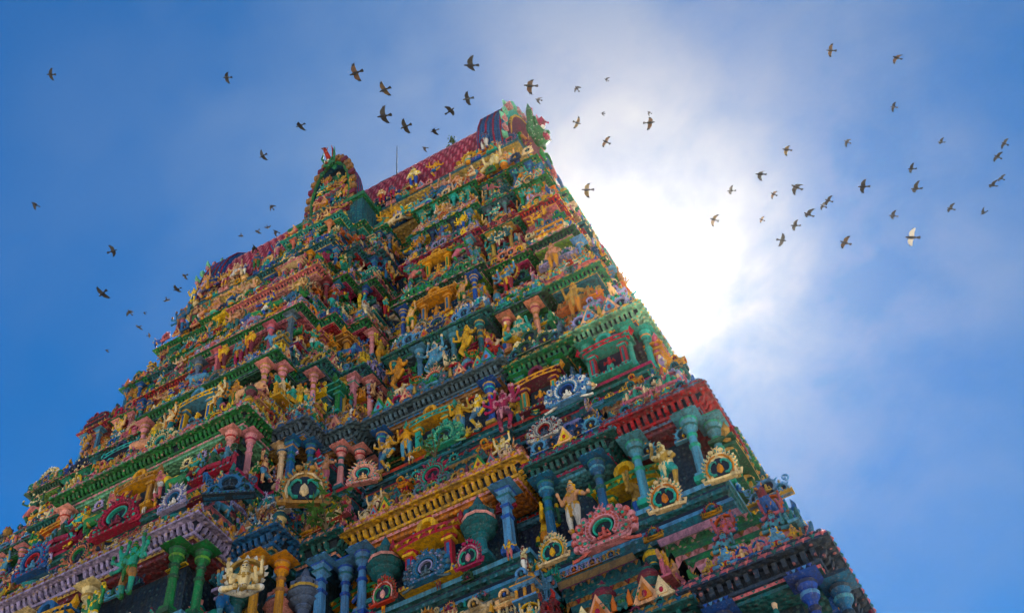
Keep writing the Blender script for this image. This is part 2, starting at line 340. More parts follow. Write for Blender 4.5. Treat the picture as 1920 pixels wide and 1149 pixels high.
def el_turret():                                             # pillar carrying stacked discs and a leafy spire
    mb = MB(); mb.box(-.16, .16, -.16, .16, 0, .06, 1)
    mb.lathe([(.11, .06, 0), (.075, .10, 0), (.075, .34, 1), (.11, .37, 0), (.10, .40, 0), (.17, .43, 1), (.19, .455, 0), (.11, .48, 0), (.20, .52, 1), (.225, .545, 0), (.12, .575, 0), (.19, .60, 2), (.205, .63, 0), (.13, .67, 0), (.115, .74, 0), (.14, .77, 1), (.08, .82, 0), (.055, .90, 0), (.01, 1.0, 0)], 10, 0)
    for k in range(6):
        a = k * math.pi / 3; mb.tube([(.15 * math.cos(a), .15 * math.sin(a), .62), (.17 * math.cos(a), .17 * math.sin(a), .70), (.09 * math.cos(a), .09 * math.sin(a), .80)], [.04, .035, .008], 4, 1)
    return mb
def crest(mb, z, w, y=-.12):                                 # leafy crest on a roof
    for i in range(5):
        x = (i - 2) * w / 5; h = .17 - .045 * abs(i - 2)
        mb.tube([(x, y, z), (x * 1.15, y - .02, z + h * .5), (x * 1.05, y, z + h)], [.06, .05, .008], 4, 0 if i % 2 else 1)
def el_niche():                                              # pillared niche, about .8 wide, 1 high
    mb = MB(); mb.box(-.36, .36, -.22, .06, 0, .06, 1)
    for q in (-1, 1):
        for dx in ((.25,)):
            mb.box(q * dx - .055, q * dx + .055, -.19, -.08, .06, .12, 1); mb.box(q * dx - .045, q * dx + .045, -.18, -.09, .12, .5, 0)
            mb.box(q * dx - .018, q * dx + .018, -.19, -.17, .14, .46, 2)
            mb.box(q * dx - .07, q * dx + .07, -.21, -.06, .50, .54, 1); mb.ell((q * dx, -.13, .57), (.10, .09, .05), 0, 8, 4)
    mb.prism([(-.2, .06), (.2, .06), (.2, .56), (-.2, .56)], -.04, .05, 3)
    for z, w in ((.60, .36), (.68, .42)):                     # drooping double eave
        n = 8; O = [(w * (1 - 2 * i / n), z + .07 - .05 * abs(1 - 2 * i / n) ** 2) for i in range(n + 1)]; I = [(x, q - .045) for x, q in O]
        mb.ringband(O, I, -.26, .05, 0, 1)
    mb.prism([(-.3, .70), (.3, .70), (.22, .80), (-.22, .80)], -.18, .05, 0)
    mini(mb, 0, -.12, .07, .40, 0); petals(mb, -.36, .36, -.22, .03, .06, .03, 2); petals(mb, -.40, .40, -.26, .66, .07, .035, 0)
    for q in (-1, 1): mb.tube([(q * .34, -.15, .68), (q * .45, -.2, .74), (q * .44, -.2, .86)], [.06, .05, .008], 5, 0)
    crest(mb, .76, .5, -.1); mb.ringband(arc(0, .83, .13, -20, 200, 8), arc(0, .83, .07, -20, 200, 8), -.22, -.08, 1)
    mb.tube([(0, -.12, .92), (0, -.14, 1.0), (0, -.1, 1.1)], [.06, .05, .006], 5, 0)
    return mb
def el_kuta():                                               # small square domed shrine, 1 wide, 1.5 high
    mb = MB(); mb.box(-.46, .46, -.46, .46, 0, .08, 1); mb.box(-.40, .40, -.40, .40, .08, .14, 0); mb.box(-.30, .30, -.30, .30, .14, .58, 3)
    for x in (-.32, 0, .32):
        for y in (-.32, 0, .32):
            if x or y: mb.box(x - .05, x + .05, y - .05, y + .05, .14, .52, 0); mb.box(x - .075, x + .075, y - .075, y + .075, .52, .57, 1)
    for q in (-1, 1): mini(mb, q * .16, -.33, .15, .38, 0)
    petals(mb, -.5, .5, -.5, .655, .09, .03, 0); petals(mb, -.46, .46, -.46, .04, .09, .04, 2)
    mb.box(-.42, .42, -.42, .42, .57, .63, 1, -.08, -.08); mb.box(-.5, .5, -.5, .5, .63, .68, 0); mb.box(-.5, .5, -.5, .5, .68, .75, 2, .14, .14)
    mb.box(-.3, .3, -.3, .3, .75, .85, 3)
    mb.lathe([(.36, .85, 1), (.46, .90, 0), (.45, 1.0, 0), (.38, 1.14, 0), (.24, 1.26, 1), (.14, 1.30, 2), (.17, 1.34, 2), (.10, 1.40, 2), (.04, 1.46, 2), (.005, 1.54, 2)], 8, 0, rot=math.pi / 8)
    for rz in (0, math.pi / 2, -math.pi / 2):
        a = MB(); a.ringband(arc(0, 0, .22, -30, 210, 8), arc(0, 0, .13, -30, 210, 8), -.12, .05, 1); a.prism(arc(0, 0, .14, -30, 210, 8), -.04, .04, 3)
        a.tube([(0, -.06, .2), (0, -.1, .32)], [.07, .01], 4, 2); a.ell((0, -.06, -.02), (.07, .07, .1), 2, 6, 4)
        b = MB(); b.merge(a, (0, -.42, 0)); mb.merge(b, (0, 0, 1.02), 1, rz)
    return mb
def el_shala():                                              # small barrel roofed shrine, 1.9 wide, 1.25 high
    mb = MB(); mb.box(-.98, .98, -.44, .44, 0, .08, 1); mb.box(-.92, .92, -.38, .38, .08, .15, 0); mb.box(-.82, .82, -.28, .28, .15, .55, 3)
    for i in range(7):
        x = -.84 + .28 * i; mb.box(x - .05, x + .05, -.34, -.22, .15, .50, 0); mb.box(x - .075, x + .075, -.38, -.2, .50, .55, 1)
    mb.box(-.94, .94, -.38, .4, .55, .61, 1, -.06, -.06); mb.box(-1.02, 1.02, -.46, .46, .61, .66, 0); mb.box(-1.02, 1.02, -.46, .46, .66, .72, 2, .1, .12)
    n = 8; A = [(.40 * math.cos(math.pi * i / n), .74 + .40 * math.sin(math.pi * i / n)) for i in range(n + 1)]
    vs = [(-.88, y, z) for y, z in A] + [(.88, y, z) for y, z in A]
    mb.add(vs, [(i, i + 1, n + 1 + i + 1, n + 1 + i) for i in range(n)] + [tuple(range(n + 1)), tuple(reversed(range(n + 1, 2 * n + 2)))], 0)
    for i in range(8):
        x = -.77 + .22 * i; P = [(x, y * 1.03, .74 + (z - .74) * 1.03) for y, z in A]; mb.tube(P, .028, 4, 1)
    for i in range(6): mini(mb, -.70 + .28 * i, -.30, .16, .34, 0 if i % 2 else 2)
    petals(mb, -1.02, 1.02, -.46, .63, .10, .035, 0); petals(mb, -.98, .98, -.44, .04, .10, .04, 2)
    for q in (-1, 0, 1):
        mb.lathe([(.07, 1.12, 2), (.10, 1.17, 2), (.06, 1.22, 2), (.07, 1.25, 2), (.03, 1.29, 2), (.004, 1.37, 2)], 6, 2, cx=q * .55)
    a = MB(); a.merge(el_arch(9, True), (0, -.38, .66), .62); mb.merge(a)
    for q in (-1, 1):
        mb.merge(el_arch(7, True), (q * .52, -.36, .70), .36)
    return mb
def el_cluster(fine=True):                                            # knot of small attendants round a seated god
    mb = MB(); mb.box(-.5, .5, -.2, .05, 0, .05, 1); mini(mb, 0, -.12, .05, .95, 0, True)
    if fine: petals(mb, -.5, .5, -.2, .025, .08, .03, 2)
    for q in (-1, 1): mini(mb, q * .30, -.08, .05, .62, 2); mini(mb, q * .46, -.04, .05, .46, 1); fine and spiral(mb, q * .34, .70, .02, .12, q, .03, 0)
    mb.ringband(arc(0, .42, .30, -20, 200, 12, .42), arc(0, .42, .24, -20, 200, 12, .36), -.02, .06, 1)
    for i in range(11):
        t = math.radians(-10 + 200 * i / 10); mb.tube([(.28 * math.cos(t), 0, .42 + .40 * math.sin(t)), (.37 * math.cos(t), -.02, .44 + .52 * math.sin(t))], [.04, .006], 4, 2 if i % 2 else 0)
    return mb
def el_leaf():                                               # pointed antefix with a coloured heart
    mb = MB(); P = [(-.34, 0), (.34, 0), (.40, .14), (.27, .42), (.13, .72), (0, 1.0), (-.13, .72), (-.27, .42), (-.40, .14)]
    mb.prism(P, -.16, .0, 0); Q = [(x * .6, .12 + z * .62) for x, z in P]; mb.prism(Q, -.21, -.14, 1); mb.ell((0, -.2, .3), (.1, .06, .14), 2, 6, 4)
    for q in (-1, 1): mb.ell((q * .36, -.08, .1), (.12, .1, .1), 0, 6, 4)
    return mb
def el_vase():
    mb = MB(); mb.lathe([(.20, 0, 1), (.22, .06, 0), (.12, .12, 0), (.14, .17, 1), (.30, .32, 0), (.34, .45, 0), (.26, .60, 0), (.13, .66, 1), (.20, .72, 1), (.12, .78, 0), (.07, .88, 0), (.01, 1.0, 0)], 10, 0); return mb
def el_horn():                                               # curled corner horn
    mb = MB(); mb.tube([(0, 0, 0), (.02, -.2, .25), (0, -.42, .4), (0, -.5, .68), (0, -.36, .9)], [.24, .2, .14, .08, .02], 6, 0)
    for i in range(4): mb.tube([(0, -.1 - .12 * i, .28 + .08 * i), (0, -.02 - .1 * i, .55 + .1 * i)], [.08, .01], 4, 1)
    mb.box(-.2, .2, -.2, .2, 0, .12, 1); return mb
def el_scroll():                                             # pair of relief scrolls
    mb = MB(); mb.box(-.5, .5, -.1, .02, 0, .1, 0)
    for q in (-1, 1): spiral(mb, q * .25, .32, -.08, .22, q, .07, 0); mb.ell((q * .25, -.09, .32), (.06, .07, .06), 2, 6, 4)
    mb.tube([(0, -.08, .1), (0, -.1, .4), (0, -.06, .62)], [.1, .07, .01], 5, 1); return mb

# statues: tapered capsules fused into one skin
LOW = {}
def fused(name, prims, voxel, extra=None, hi=True):
    mb = MB()
    for p0, p1, r0, r1, m in prims:
        p0, p1 = Vector(p0), Vector(p1)
        if (p1 - p0).length < 1e-4: mb.ell(p0, (r0, r0, r0), m, 10, 8); continue
        k = 4; mb.tube([p0.lerp(p1, i / k) for i in range(k + 1)], [r0 + (r1 - r0) * i / k for i in range(k + 1)], 8, m)
        mb.ell(p0, (r0,) * 3, m, 8, 6); mb.ell(p1, (r1,) * 3, m, 8, 6)
    me = mb.mesh(name + '_raw', smooth=0); o = bpy.data.objects.new('raw', me); C.objects.link(o)
    md = o.modifiers.new('r', 'REMESH'); md.mode = 'VOXEL'; md.voxel_size = voxel
    ms = o.modifiers.new('s', 'SMOOTH'); ms.factor = .5; ms.iterations = 1
    dg = bpy.context.evaluated_depsgraph_get(); out = bpy.data.meshes.new_from_object(o.evaluated_get(dg))
    bpy.data.objects.remove(o); bpy.data.meshes.remove(me)
    nf = len(out.polygons); cen = np.empty(nf * 3); out.polygons.foreach_get('center', cen); cen = cen.reshape(-1, 3)
    best = np.full(nf, 1e9); idx = np.zeros(nf, int)
    for p0, p1, r0, r1, m in prims:
        p0, p1 = np.array(p0, float), np.array(p1, float); d = p1 - p0; L2 = max(d @ d, 1e-9); t = np.clip((cen - p0) @ d / L2, 0, 1)
        dist = np.linalg.norm(cen - p0 - t[:, None] * d, axis=1) - (r0 + (r1 - r0) * t)
        k = dist < best; best[k] = dist[k]; idx[k] = m
    vn, vf = np.empty(len(out.vertices) * 3), []
    out.vertices.foreach_get('co', vn); V = [tuple(v) for v in vn.reshape(-1, 3)]
    F = [tuple(p.vertices) for p in out.polygons]; bpy.data.meshes.remove(out)
    r = MB(); r.v = V; r.f = F; r.m = [int(i) for i in idx]
    if extra: r.merge(extra)
    me = r.mesh(name, FMATS, smooth=60)
    if hi: LOW[me.name] = fused(name, prims, voxel * 4.0, None, False)[1]
    return me if hi else (bpy.data.meshes.remove(me), r)
def body(legs='stand', arms=((-1, 'down'), (1, 'hip')), fat=1.0, sk=0, cl=1, go=2, lean=0, tall_crown=True):
    P = []; f = fat
    if legs == 'stand': hip = .47; K = [((.065, 0, .45), (.075, -.02, .25), (.075, 0, .04)), ((-.065, 0, .45), (-.075, -.02, .25), (-.075, 0, .04))]
    elif legs == 'bent': hip = .45; K = [((.07, 0, .43), (.17, -.07, .27), (.09, 0, .04)), ((-.06, 0, .43), (-.07, -.03, .24), (-.07, 0, .04))]
    elif legs == 'dance': hip = .46; K = [((.07, 0, .44), (.24, -.08, .36), (.12, -.12, .18)), ((-.07, 0, .44), (-.14, -.06, .25), (-.05, 0, .04))]
    elif legs == 'seat': hip = .16; K = [((.08, 0, .15), (.27, -.12, .12), (.06, -.20, .07)), ((-.08, 0, .15), (-.27, -.12, .12), (-.06, -.22, .07))]
    else: hip = .22; K = [((.08, 0, .20), (.22, -.18, .20), (.20, -.18, .0)), ((-.08, 0, .20), (-.27, -.12, .17), (-.04, -.2, .12))]
    for h, k, a in K:
        P.append((h, k, .072 * f, .055 * f, cl)); P.append((k, a, .05 * f, .034, sk if legs != 'stand' else cl)); P.append((a, (a[0] * 1.15, a[1] - .07, a[2] - .012), .032, .022, sk))
        P.append((a, (a[0], a[1], a[2] + .02), .045, .045, go))
    t = hip; x = lean
    P += [((0, 0, t), (0, 0, t + .04), .098 * f, .09 * f, cl), ((0, 0, t + .05), (x * .5, 0, t + .13), .082 * f, .078 * f, sk), ((x * .5, 0, t + .15), (x, 0, t + .26), .082 * f, .092, sk),
          ((-.08 + x, 0, t + .27), (.08 + x, 0, t + .27), .052, .052, sk), ((x, 0, t + .28), (x, 0, t + .34), .035, .035, sk), ((x, -.012, t + .385), (x, -.01, t + .395), .062, .06, sk),
          ((x, -.072, t + .385), (x, -.076, t + .375), .014, .016, sk), ((-.085, -.01, t + .045), (.085, -.01, t + .045), .055, .055, go), ((x - .05, -.055, t + .265), (x + .05, -.055, t + .265), .03, .03, go),
          ((x, -.085, t + .2), (x, -.085, t + .25), .022, .022, go), ((x - .055, 0, t + .43), (x + .055, 0, t + .43), .035, .035, go), ((0, -.09, t - .02), (0, -.085, t - .2 if legs in ('stand', 'bent') else t - .05), .03, .02, go)]
    if tall_crown: P += [((x, 0, t + .44), (x, 0, t + .52), .055, .035, go), ((x, 0, t + .52), (x, 0, t + .58), .035, .012, go)]
    else: P += [((x, 0, t + .44), (x, 0.01, t + .47), .06, .05, 3)]
    for e in (-1, 1): P.append(((x + e * .066, 0, t + .375), (x + e * .072, 0, t + .35), .018, .022, go))
    sz = t + .27
    for q, a in arms:
        S = (x + q * .115, 0, sz)
        E, H = {'down': ((q * .17, -.01, sz - .14), (q * .17, -.05, sz - .27)), 'hip': ((q * .21, .01, sz - .12), (q * .11, -.05, sz - .20)),
                'up': ((q * .23, -.02, sz + .02), (q * .24, -.06, sz + .17)), 'out': ((q * .24, -.02, sz - .04), (q * .36, -.07, sz + .03)),
                'bless': ((q * .18, -.03, sz - .13), (q * .17, -.15, sz - .01)), 'low': ((q * .24, -.01, sz - .13), (q * .34, -.06, sz - .18)),
                'top': ((q * .19, 0, sz + .12), (q * .15, 0, sz + .26)), 'fold': ((q * .15, -.02, sz - .13), (q * .02, -.13, sz - .07)), 'knee': ((q * .19, -.03, sz - .14), (q * .22, -.14, sz - .2))}[a]
        E = (E[0] + x, E[1], E[2]); H = (H[0] + x, H[1], H[2])
        P += [(S, E, .042, .034, sk), (E, H, .032, .024, sk), (H, (H[0], H[1] - .01, H[2] + .02), .034, .03, sk), (((S[0] + E[0]) / 2, 0, (S[2] + E[2]) / 2), ((S[0] + E[0]) / 2, 0, (S[2] + E[2]) / 2 + .005), .048, .048, go)]
        if a in ('up', 'out', 'top'): P.append(((H[0], H[1], H[2] + .03), (H[0], H[1], H[2] + .1), .02, .035, go))
    return P
def adorn(legs='stand', lean=0, crown=True):                   # eyes, beads, belt, tiers of the crown: small pieces laid on the skin
    t = {'stand': .47, 'bent': .45, 'dance': .46, 'seat': .16}.get(legs, .22); mb = MB(); x = lean
    for q in (-1, 1):
        mb.ell((x + q * .024, -.068, t + .395), (.013, .009, .009), 1, 5, 4); mb.ell((x + q * .024, -.076, t + .394), (.006, .005, .007), 3, 4, 3)
        mb.box(x + q * .026 - .014, x + q * .026 + .014, -.072, -.062, t + .410, t + .416, 3)
        for j in range(3): mb.ell((x + q * .10, -.035 + .02 * j, t + .285 + .006 * j), (.014, .014, .014), 2, 4, 3)
    mb.box(x - .018, x + .018, -.078, -.066, t + .358, t + .364, 3)
    for j in range(9):
        a = math.pi * (j + .5) / 9; mb.ell((x + .085 * math.cos(a), -.045 - .05 * math.sin(a), t + .275 - .055 * math.sin(a)), (.012, .010, .012), 2, 4, 3)
        mb.ell((x * .3 + .10 * math.cos(a), -.03 - .065 * math.sin(a), t + .05), (.013, .010, .016), 2, 4, 3)
        if j % 2: mb.tube([(.085 * math.cos(a), -.03 - .065 * math.sin(a), t + .04), (.085 * math.cos(a), -.035 - .07 * math.sin(a), t - .07)], [.012, .006], 4, 2)
    if crown:
        for j, r in enumerate((.064, .054, .042, .030)): mb.lathe([(r * .8, t + .435 + .035 * j), (r, t + .445 + .035 * j), (r * .8, t + .458 + .035 * j)], 8, 2 if j % 2 else 1, cx=x)
    return mb
def figure_mesh(name, legs, arms, halo_=None, fat=1.0, lean=0, tall_crown=True, more=()):
    e = adorn(legs, lean, tall_crown)
    if halo_: e.merge(halo_)
    return fused(name, body(legs, arms, fat=fat, lean=lean, tall_crown=tall_crown) + list(more), VX, e)
def halo(cz, r, n=15, y=.05):
    mb = MB(); mb.ringband(arc(0, cz, r, -60, 240, 16), arc(0, cz, r * .84, -60, 240, 16), y - .03, y + .05, 2)
    for i in range(n):
        a = math.radians(-50 + 280 * i / (n - 1)); ca, sa = math.cos(a), math.sin(a)
        mb.tube([(r * ca, y, cz + r * sa), (r * 1.1 * ca, y, cz + r * 1.1 * sa), (r * 1.2 * ca, y, cz + r * 1.2 * sa + .03)], [.045, .035, .005], 4, 1)
    return mb
def ped(w, z0=-.001):
    mb = MB(); mb.box(-w, w, -.2, .1, 0, .05, 1); return mb
VX = .017
FM = figure_mesh
FIG = {
    'standing_figure': [FM('standing_figure', 'stand', ((-1, 'down'), (1, 'hip'))), FM('standing_figure', 'stand', ((-1, 'bless'), (1, 'low')), lean=.02), FM('standing_figure', 'stand', ((-1, 'fold'), (1, 'down')), lean=-.02, tall_crown=False),
                        FM('standing_figure', 'bent', ((-1, 'hip'), (1, 'up')), lean=.03), FM('standing_figure', 'bent', ((-1, 'bless'), (1, 'bless'), (-1, 'up'), (1, 'up')), lean=-.03)],
    'dancing_figure': [FM('dancing_figure', 'dance', ((-1, 'out'), (1, 'bless'), (-1, 'up'), (1, 'low')), lean=.03), FM('dancing_figure', 'bent', ((-1, 'top'), (1, 'hip')), lean=-.04), FM('dancing_figure', 'dance', ((-1, 'low'), (1, 'top')), lean=-.03, tall_crown=False)],
    'many_armed_figure': [FM('many_armed_figure', 'bent', ((-1, 'out'), (1, 'out'), (-1, 'up'), (1, 'up'), (-1, 'low'), (1, 'low'), (-1, 'top'), (1, 'top')), lean=.02), FM('many_armed_figure', 'stand', ((-1, 'out'), (1, 'bless'), (-1, 'up'), (1, 'up'), (-1, 'low')), halo(.74, .30))],
    'seated_figure': [FM('seated_figure', 'seat', ((-1, 'knee'), (1, 'bless'))), FM('seated_figure', 'seat', ((-1, 'fold'), (1, 'fold')), fat=1.25, tall_crown=False), FM('seated_figure', 'half', ((-1, 'bless'), (1, 'knee'), (-1, 'up'), (1, 'up'))), FM('seated_figure', 'seat', ((-1, 'bless'), (1, 'bless'), (-1, 'up'), (1, 'up')), halo(.50, .27, 13))],
    'guardian_figure': [FM('guardian_figure', 'dance', ((-1, 'out'), (1, 'low'), (-1, 'top'), (1, 'up')), fat=1.3, lean=.02, more=[((.36, -.08, .02), (.30, -.08, .46), .065, .025, 2)])],
}
def animal(kind):
    s = {'cow': 1, 'elephant': 1.5, 'lion': 1}[kind]; P = [((-.28, 0, .42), (.24, 0, .42), .15 * s ** .6, .16 * s ** .6, 0)]
    for x in (-.26, .24):
        for y in (-.07, .07): P += [((x, y, .38), (x + .02, y, .2), .075 * s ** .5, .05 * s ** .5, 0), ((x + .02, y, .2), (x, y, .03), .045 * s ** .5, .045 * s ** .5, 0)]
    P += [((-.4, 0, .48), (-.46, 0, .2), .03, .02, 0), ((-.05, 0, .5), (.08, 0, .5), .13, .12, 1), ((.16, 0, .40), (.19, 0, .52), .15, .13, 2)]
    if kind == 'cow': P += [((.28, 0, .50), (.40, 0, .66), .10, .085, 0), ((.40, 0, .68), (.55, -.01, .60), .08, .05, 0)] + [((.40, q * .06, .74), (.40, q * .12, .86), .03, .012, 2) for q in (-1, 1)] + [((.37, q * .08, .69), (.34, q * .17, .68), .03, .02, 0) for q in (-1, 1)]
    elif kind == 'elephant': P += [((.3, 0, .55), (.42, 0, .60), .15, .13, 0), ((.52, 0, .55), (.60, -.02, .35), .07, .045, 0), ((.60, -.02, .35), (.66, -.03, .14), .045, .03, 0), ((.36, -.12, .6), (.30, -.18, .48), .08, .06, 0), ((.36, .12, .6), (.30, .18, .48), .08, .06, 0)] + [((.5, q * .08, .5), (.62, q * .09, .47), .025, .012, 2) for q in (-1, 1)]
    else: P += [((.28, 0, .50), (.36, 0, .66), .14, .13, 1), ((.38, -.02, .72), (.46, -.05, .70), .12, .09, 0), ((.5, -.05, .66), (.56, -.06, .64), .05, .04, 2)] + [((.36, q * .07, .84), (.40, q * .1, .92), .03, .01, 2) for q in (-1, 1)]
    return P
ANI = {'cow': fused('cow', animal('cow'), .024), 'elephant': fused('elephant', animal('elephant'), .026), 'lion': fused('lion', animal('lion'), .024)}
EL = {}
for k_, f_ in dict(flame_arch=el_arch(), small_arch=el_arch(9, True), wide_arch=el_arch(11, wide=1.25), fan_arch=el_lobed(), column=el_column(), pilaster=el_column(True),
      turret=el_turret(), niche_shrine=el_niche(), domed_shrine=el_kuta(), barrel_shrine=el_shala(), leaf_antefix=el_leaf(), vase_finial=el_vase(), corner_horn=el_horn(), scroll_relief=el_scroll(), serpent_plaque=el_serpent(), triple_arch=el_tri(), deity_group=el_cluster()).items():
    EL[k_] = f_.mesh(k_, [PLAIN, PLAINT, PLAINA, DARK] if k_ not in ('domed_shrine', 'barrel_shrine') else None); LOW[EL[k_].name] = f_ if k_ != 'deity_group' else el_cluster(False)

# ------------------------------------------------------------------ the tower
ZO = 1.6
tower = bpy.data.objects.new('temple_tower', None); C.objects.link(tower)
tag(tower, 'towering temple gateway covered in painted stucco figures, columns and cornices', 'temple tower')
COUNT = {}; SKINS = ['skin', 'skin', 'yellow', 'cream', 'ochre', 'ochre', 'turq', 'turq', 'blue', 'green', 'sky', 'yellow', 'pink', 'teal', 'dgreen']
CLOTH = ['crimson', 'green', 'blue', 'yellow', 'teal', 'white', 'orange', 'maroon', 'lav', 'turq', 'pink', 'sky']
GOLD = ['yellow', 'ochre', 'cream', 'maroon', 'orange', 'yellow']
STUC = ['yellow', 'pink', 'turq', 'green', 'blue', 'ochre', 'ochre', 'crimson', 'sky', 'salmon', 'teal', 'lav', 'cream', 'dgreen', 'yellow', 'orange', 'blue', 'green', 'navy', 'crimson', 'slate', 'teal', 'teal', 'dgreen', 'maroon']
LIGHTS = ['cream', 'yellow', 'yellow', 'peach', 'ochre', 'turq', 'sky', 'orange']
spill = {}
# pieces of known look and place: kind, x, depth, height in the tower, turn, size, colours, half-width and height kept free
SPECIAL = [('fan_arch', 13.07, 12.45, 14.05, 0, 1.22, ('rose', 'salmon', 'turq'), .8, 1.4), ('serpent_plaque', 14.3, 12.3, 14.55, .1, .95, ('cream', 'orange', 'turq'), .5, .9), ('serpent_plaque', 15.45, 12.3, 14.7, .1, .95, ('cream', 'orange', 'turq'), .5, .9),
    ('serpent_plaque', 12.0, 12.45, 14.3, 0, .85, ('cream', 'yellow', 'turq'), .45, .8), ('fan_arch', 9.5, 12.9, 14.6, 0, .95, ('blue', 'slate', 'lav'), .65, 1.0), ('serpent_plaque', 8.6, 13.0, 14.5, 0, .8, ('crimson', 'rose', 'green'), .4, .8), ('serpent_plaque', 10.45, 12.9, 14.6, 0, .8, ('crimson', 'rose', 'turq'), .4, .8),
    ('fan_arch', 8.95, 10.9, 20.2, 0, 1.0, ('turq', 'mint', 'teal'), .65, 1.0), ('fan_arch', 11.05, 9.7, 23.9 - 3.6, 0, .9, ('white', 'slate', 'crimson'), .5, .9), ('fan_arch', 12.2, 10.8, 19.9, 0, 1.1, ('sky', 'white', 'blue'), .7, 1.1), ('many_armed_figure', 10.4, 10.6, 20.3, 0, 1.5, ('crimson', 'maroon', 'rose'), .4, 1.4),
    ('flame_arch', 6.4, 10.6, 20.6, .3, 1.0, ('rose', 'peach', 'turq'), .5, 1.0), ('triple_arch', 4.2, 12.9, 19.5, .5, 1.3, ('blue', 'navy', 'teal'), .7, 1.3), ('serpent_plaque', 5.6, 11.9, 19.3, .6, 1.6, ('ochre', 'cream', 'turq'), .8, 1.9), ('wide_arch', 1.2, 13.3, 19.6, 0, 1.5, ('crimson', 'maroon', 'turq'), .85, 1.5),
    ('fan_arch', -3.4, 11.4, 23.2 - 3.2, 0, 1.2, ('rose', 'salmon', 'teal'), .7, 1.2), ('flame_arch', -1.4, 13.3, 19.5, 0, 1.3, ('blue', 'sky', 'crimson'), .6, 1.2), ('flame_arch', 2.9, 13.3, 19.5, 0, 1.0, ('lav', 'white', 'blue'), .5, 1.0), ('many_armed_figure', 2.75, 14.1, 16.55, -.1, 1.65, ('turq', 'ochre', 'green'), .5, 1.5)]
KEEP = [(q[1], q[2], q[3] + ZO, q[7], q[8]) for q in SPECIAL]
REC = []; CAMP = Vector((18.756, -28.816, 1.6)); INV = cam.matrix_world.inverted()
def put(parent, name, me, loc, rz, s, cols, cull=True):
    p = Vector(loc) + parent_loc(parent, loc); q = INV @ p
    r = dict(parent=parent, name=name, me=me, loc=loc, rz=rz, s=s, cols=cols, d=(p - CAMP).length)
    if cull and (q.z > -5 or abs(q.x / q.z) > .475 or q.y / -q.z > .31 or q.y / -q.z < -.40): return r      # nothing of it can be seen in the photograph
    REC.append(r); return r
def parent_loc(parent, loc):
    if parent is None or parent.rotation_euler.z == 0 and parent.location.length == 0: return Vector((0, 0, 0))
    m = Matrix.Translation(parent.location) @ Matrix.Rotation(parent.rotation_euler.z, 4, 'Z'); return m @ Vector(loc) - Vector(loc)
PLURAL = {'small_arch': 'small_arches', 'flame_arch': 'flame_arches', 'fan_arch': 'fan_arches', 'leaf_antefix': 'leaf_antefixes', 'lion': 'lions', 'cow': 'cows'}
def flush(limit=280):
    by = {}
    for r in REC: by.setdefault(r['name'], []).append(r)
    mass = {}
    for name, rs in by.items():
        rs.sort(key=lambda r: r['d'] / (r['s'] if isinstance(r['s'], float) else (r['s'][2] if isinstance(r['s'], tuple) else 1)))
        for i, r in enumerate(rs):
            if i < limit: obj(name, r['me'], r['parent'], r['loc'], r['rz'], r['s'], r['cols'])
            else: mass.setdefault((r['parent'].name, name), []).append(r)
    arrs = {}
    for (pn, name), rs in mass.items():
        VV = []; FL = []; FS = []; CO = []; nb = 0
        for r in rs:
            key = r['me'].name
            if key not in arrs:
                lo = LOW[key]; arrs[key] = (np.array(lo.v, float), np.array([i for f in lo.f for i in f], np.int64), np.array([len(f) for f in lo.f], np.int64), np.array(lo.m, int))
            v, fl, fs, m = arrs[key]; s_ = r['s'] if isinstance(r['s'], tuple) else (r['s'],) * 3
            w = v * np.array(s_); c, sn = math.cos(r['rz']), math.sin(r['rz'])
            w = np.stack([w[:, 0] * c - w[:, 1] * sn, w[:, 0] * sn + w[:, 1] * c, w[:, 2]], 1) + np.array(r['loc'])
            VV.append(w); FL.append(fl + nb); FS.append(fs); nb += len(v)
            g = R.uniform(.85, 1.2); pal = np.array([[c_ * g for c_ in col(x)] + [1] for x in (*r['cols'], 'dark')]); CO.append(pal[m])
        V = np.concatenate(VV); FLc = np.concatenate(FL); FSc = np.concatenate(FS); COc = np.concatenate(CO)
        nm = PLURAL.get(name, name + 's'); me = bpy.data.meshes.new(nm); me.vertices.add(len(V)); me.vertices.foreach_set('co', V.ravel())
        me.loops.add(len(FLc)); me.loops.foreach_set('vertex_index', FLc.astype(np.int32)); me.polygons.add(len(FSc)); st = np.concatenate([[0], np.cumsum(FSc)[:-1]])
        me.polygons.foreach_set('loop_start', st.astype(np.int32)); me.update(calc_edges=True)
        at = me.attributes.new('pcol', 'FLOAT_COLOR', 'FACE'); at.data.foreach_set('color', COc.ravel().astype(np.float32)); me.materials.append(MASSM)
        o = bpy.data.objects.new(nm, me); C.objects.link(o); o.parent = bpy.data.objects[pn]; o['kind'] = 'stuff'
CUR = [list(STUC), list(SKINS), list(CLOTH)]
def repalette():
    CUR[0] = R.sample(STUC, 5); CUR[1] = R.sample(SKINS, 4); CUR[2] = R.sample(CLOTH, 4)
class Mirror:                                                 # the same choice on both halves of a face
    def __init__(s, n): s.n = n; s.seeds = [R.random() for _ in range(n)]
    def __iter__(s):
        for i in range(s.n):
            st = R.getstate(); R.seed(s.seeds[min(i, s.n - 1 - i)]); yield i; R.setstate(st)
def figcols(): return (R.choice(CUR[1]), R.choice(CUR[2]), R.choice(GOLD))
def stuccols(base=None):
    b = base or R.choice(CUR[0]); return (b, R.choice(LIGHTS + CUR[0]), R.choice(['turq', 'crimson', 'yellow', 'green', 'blue', 'teal', 'pink']))
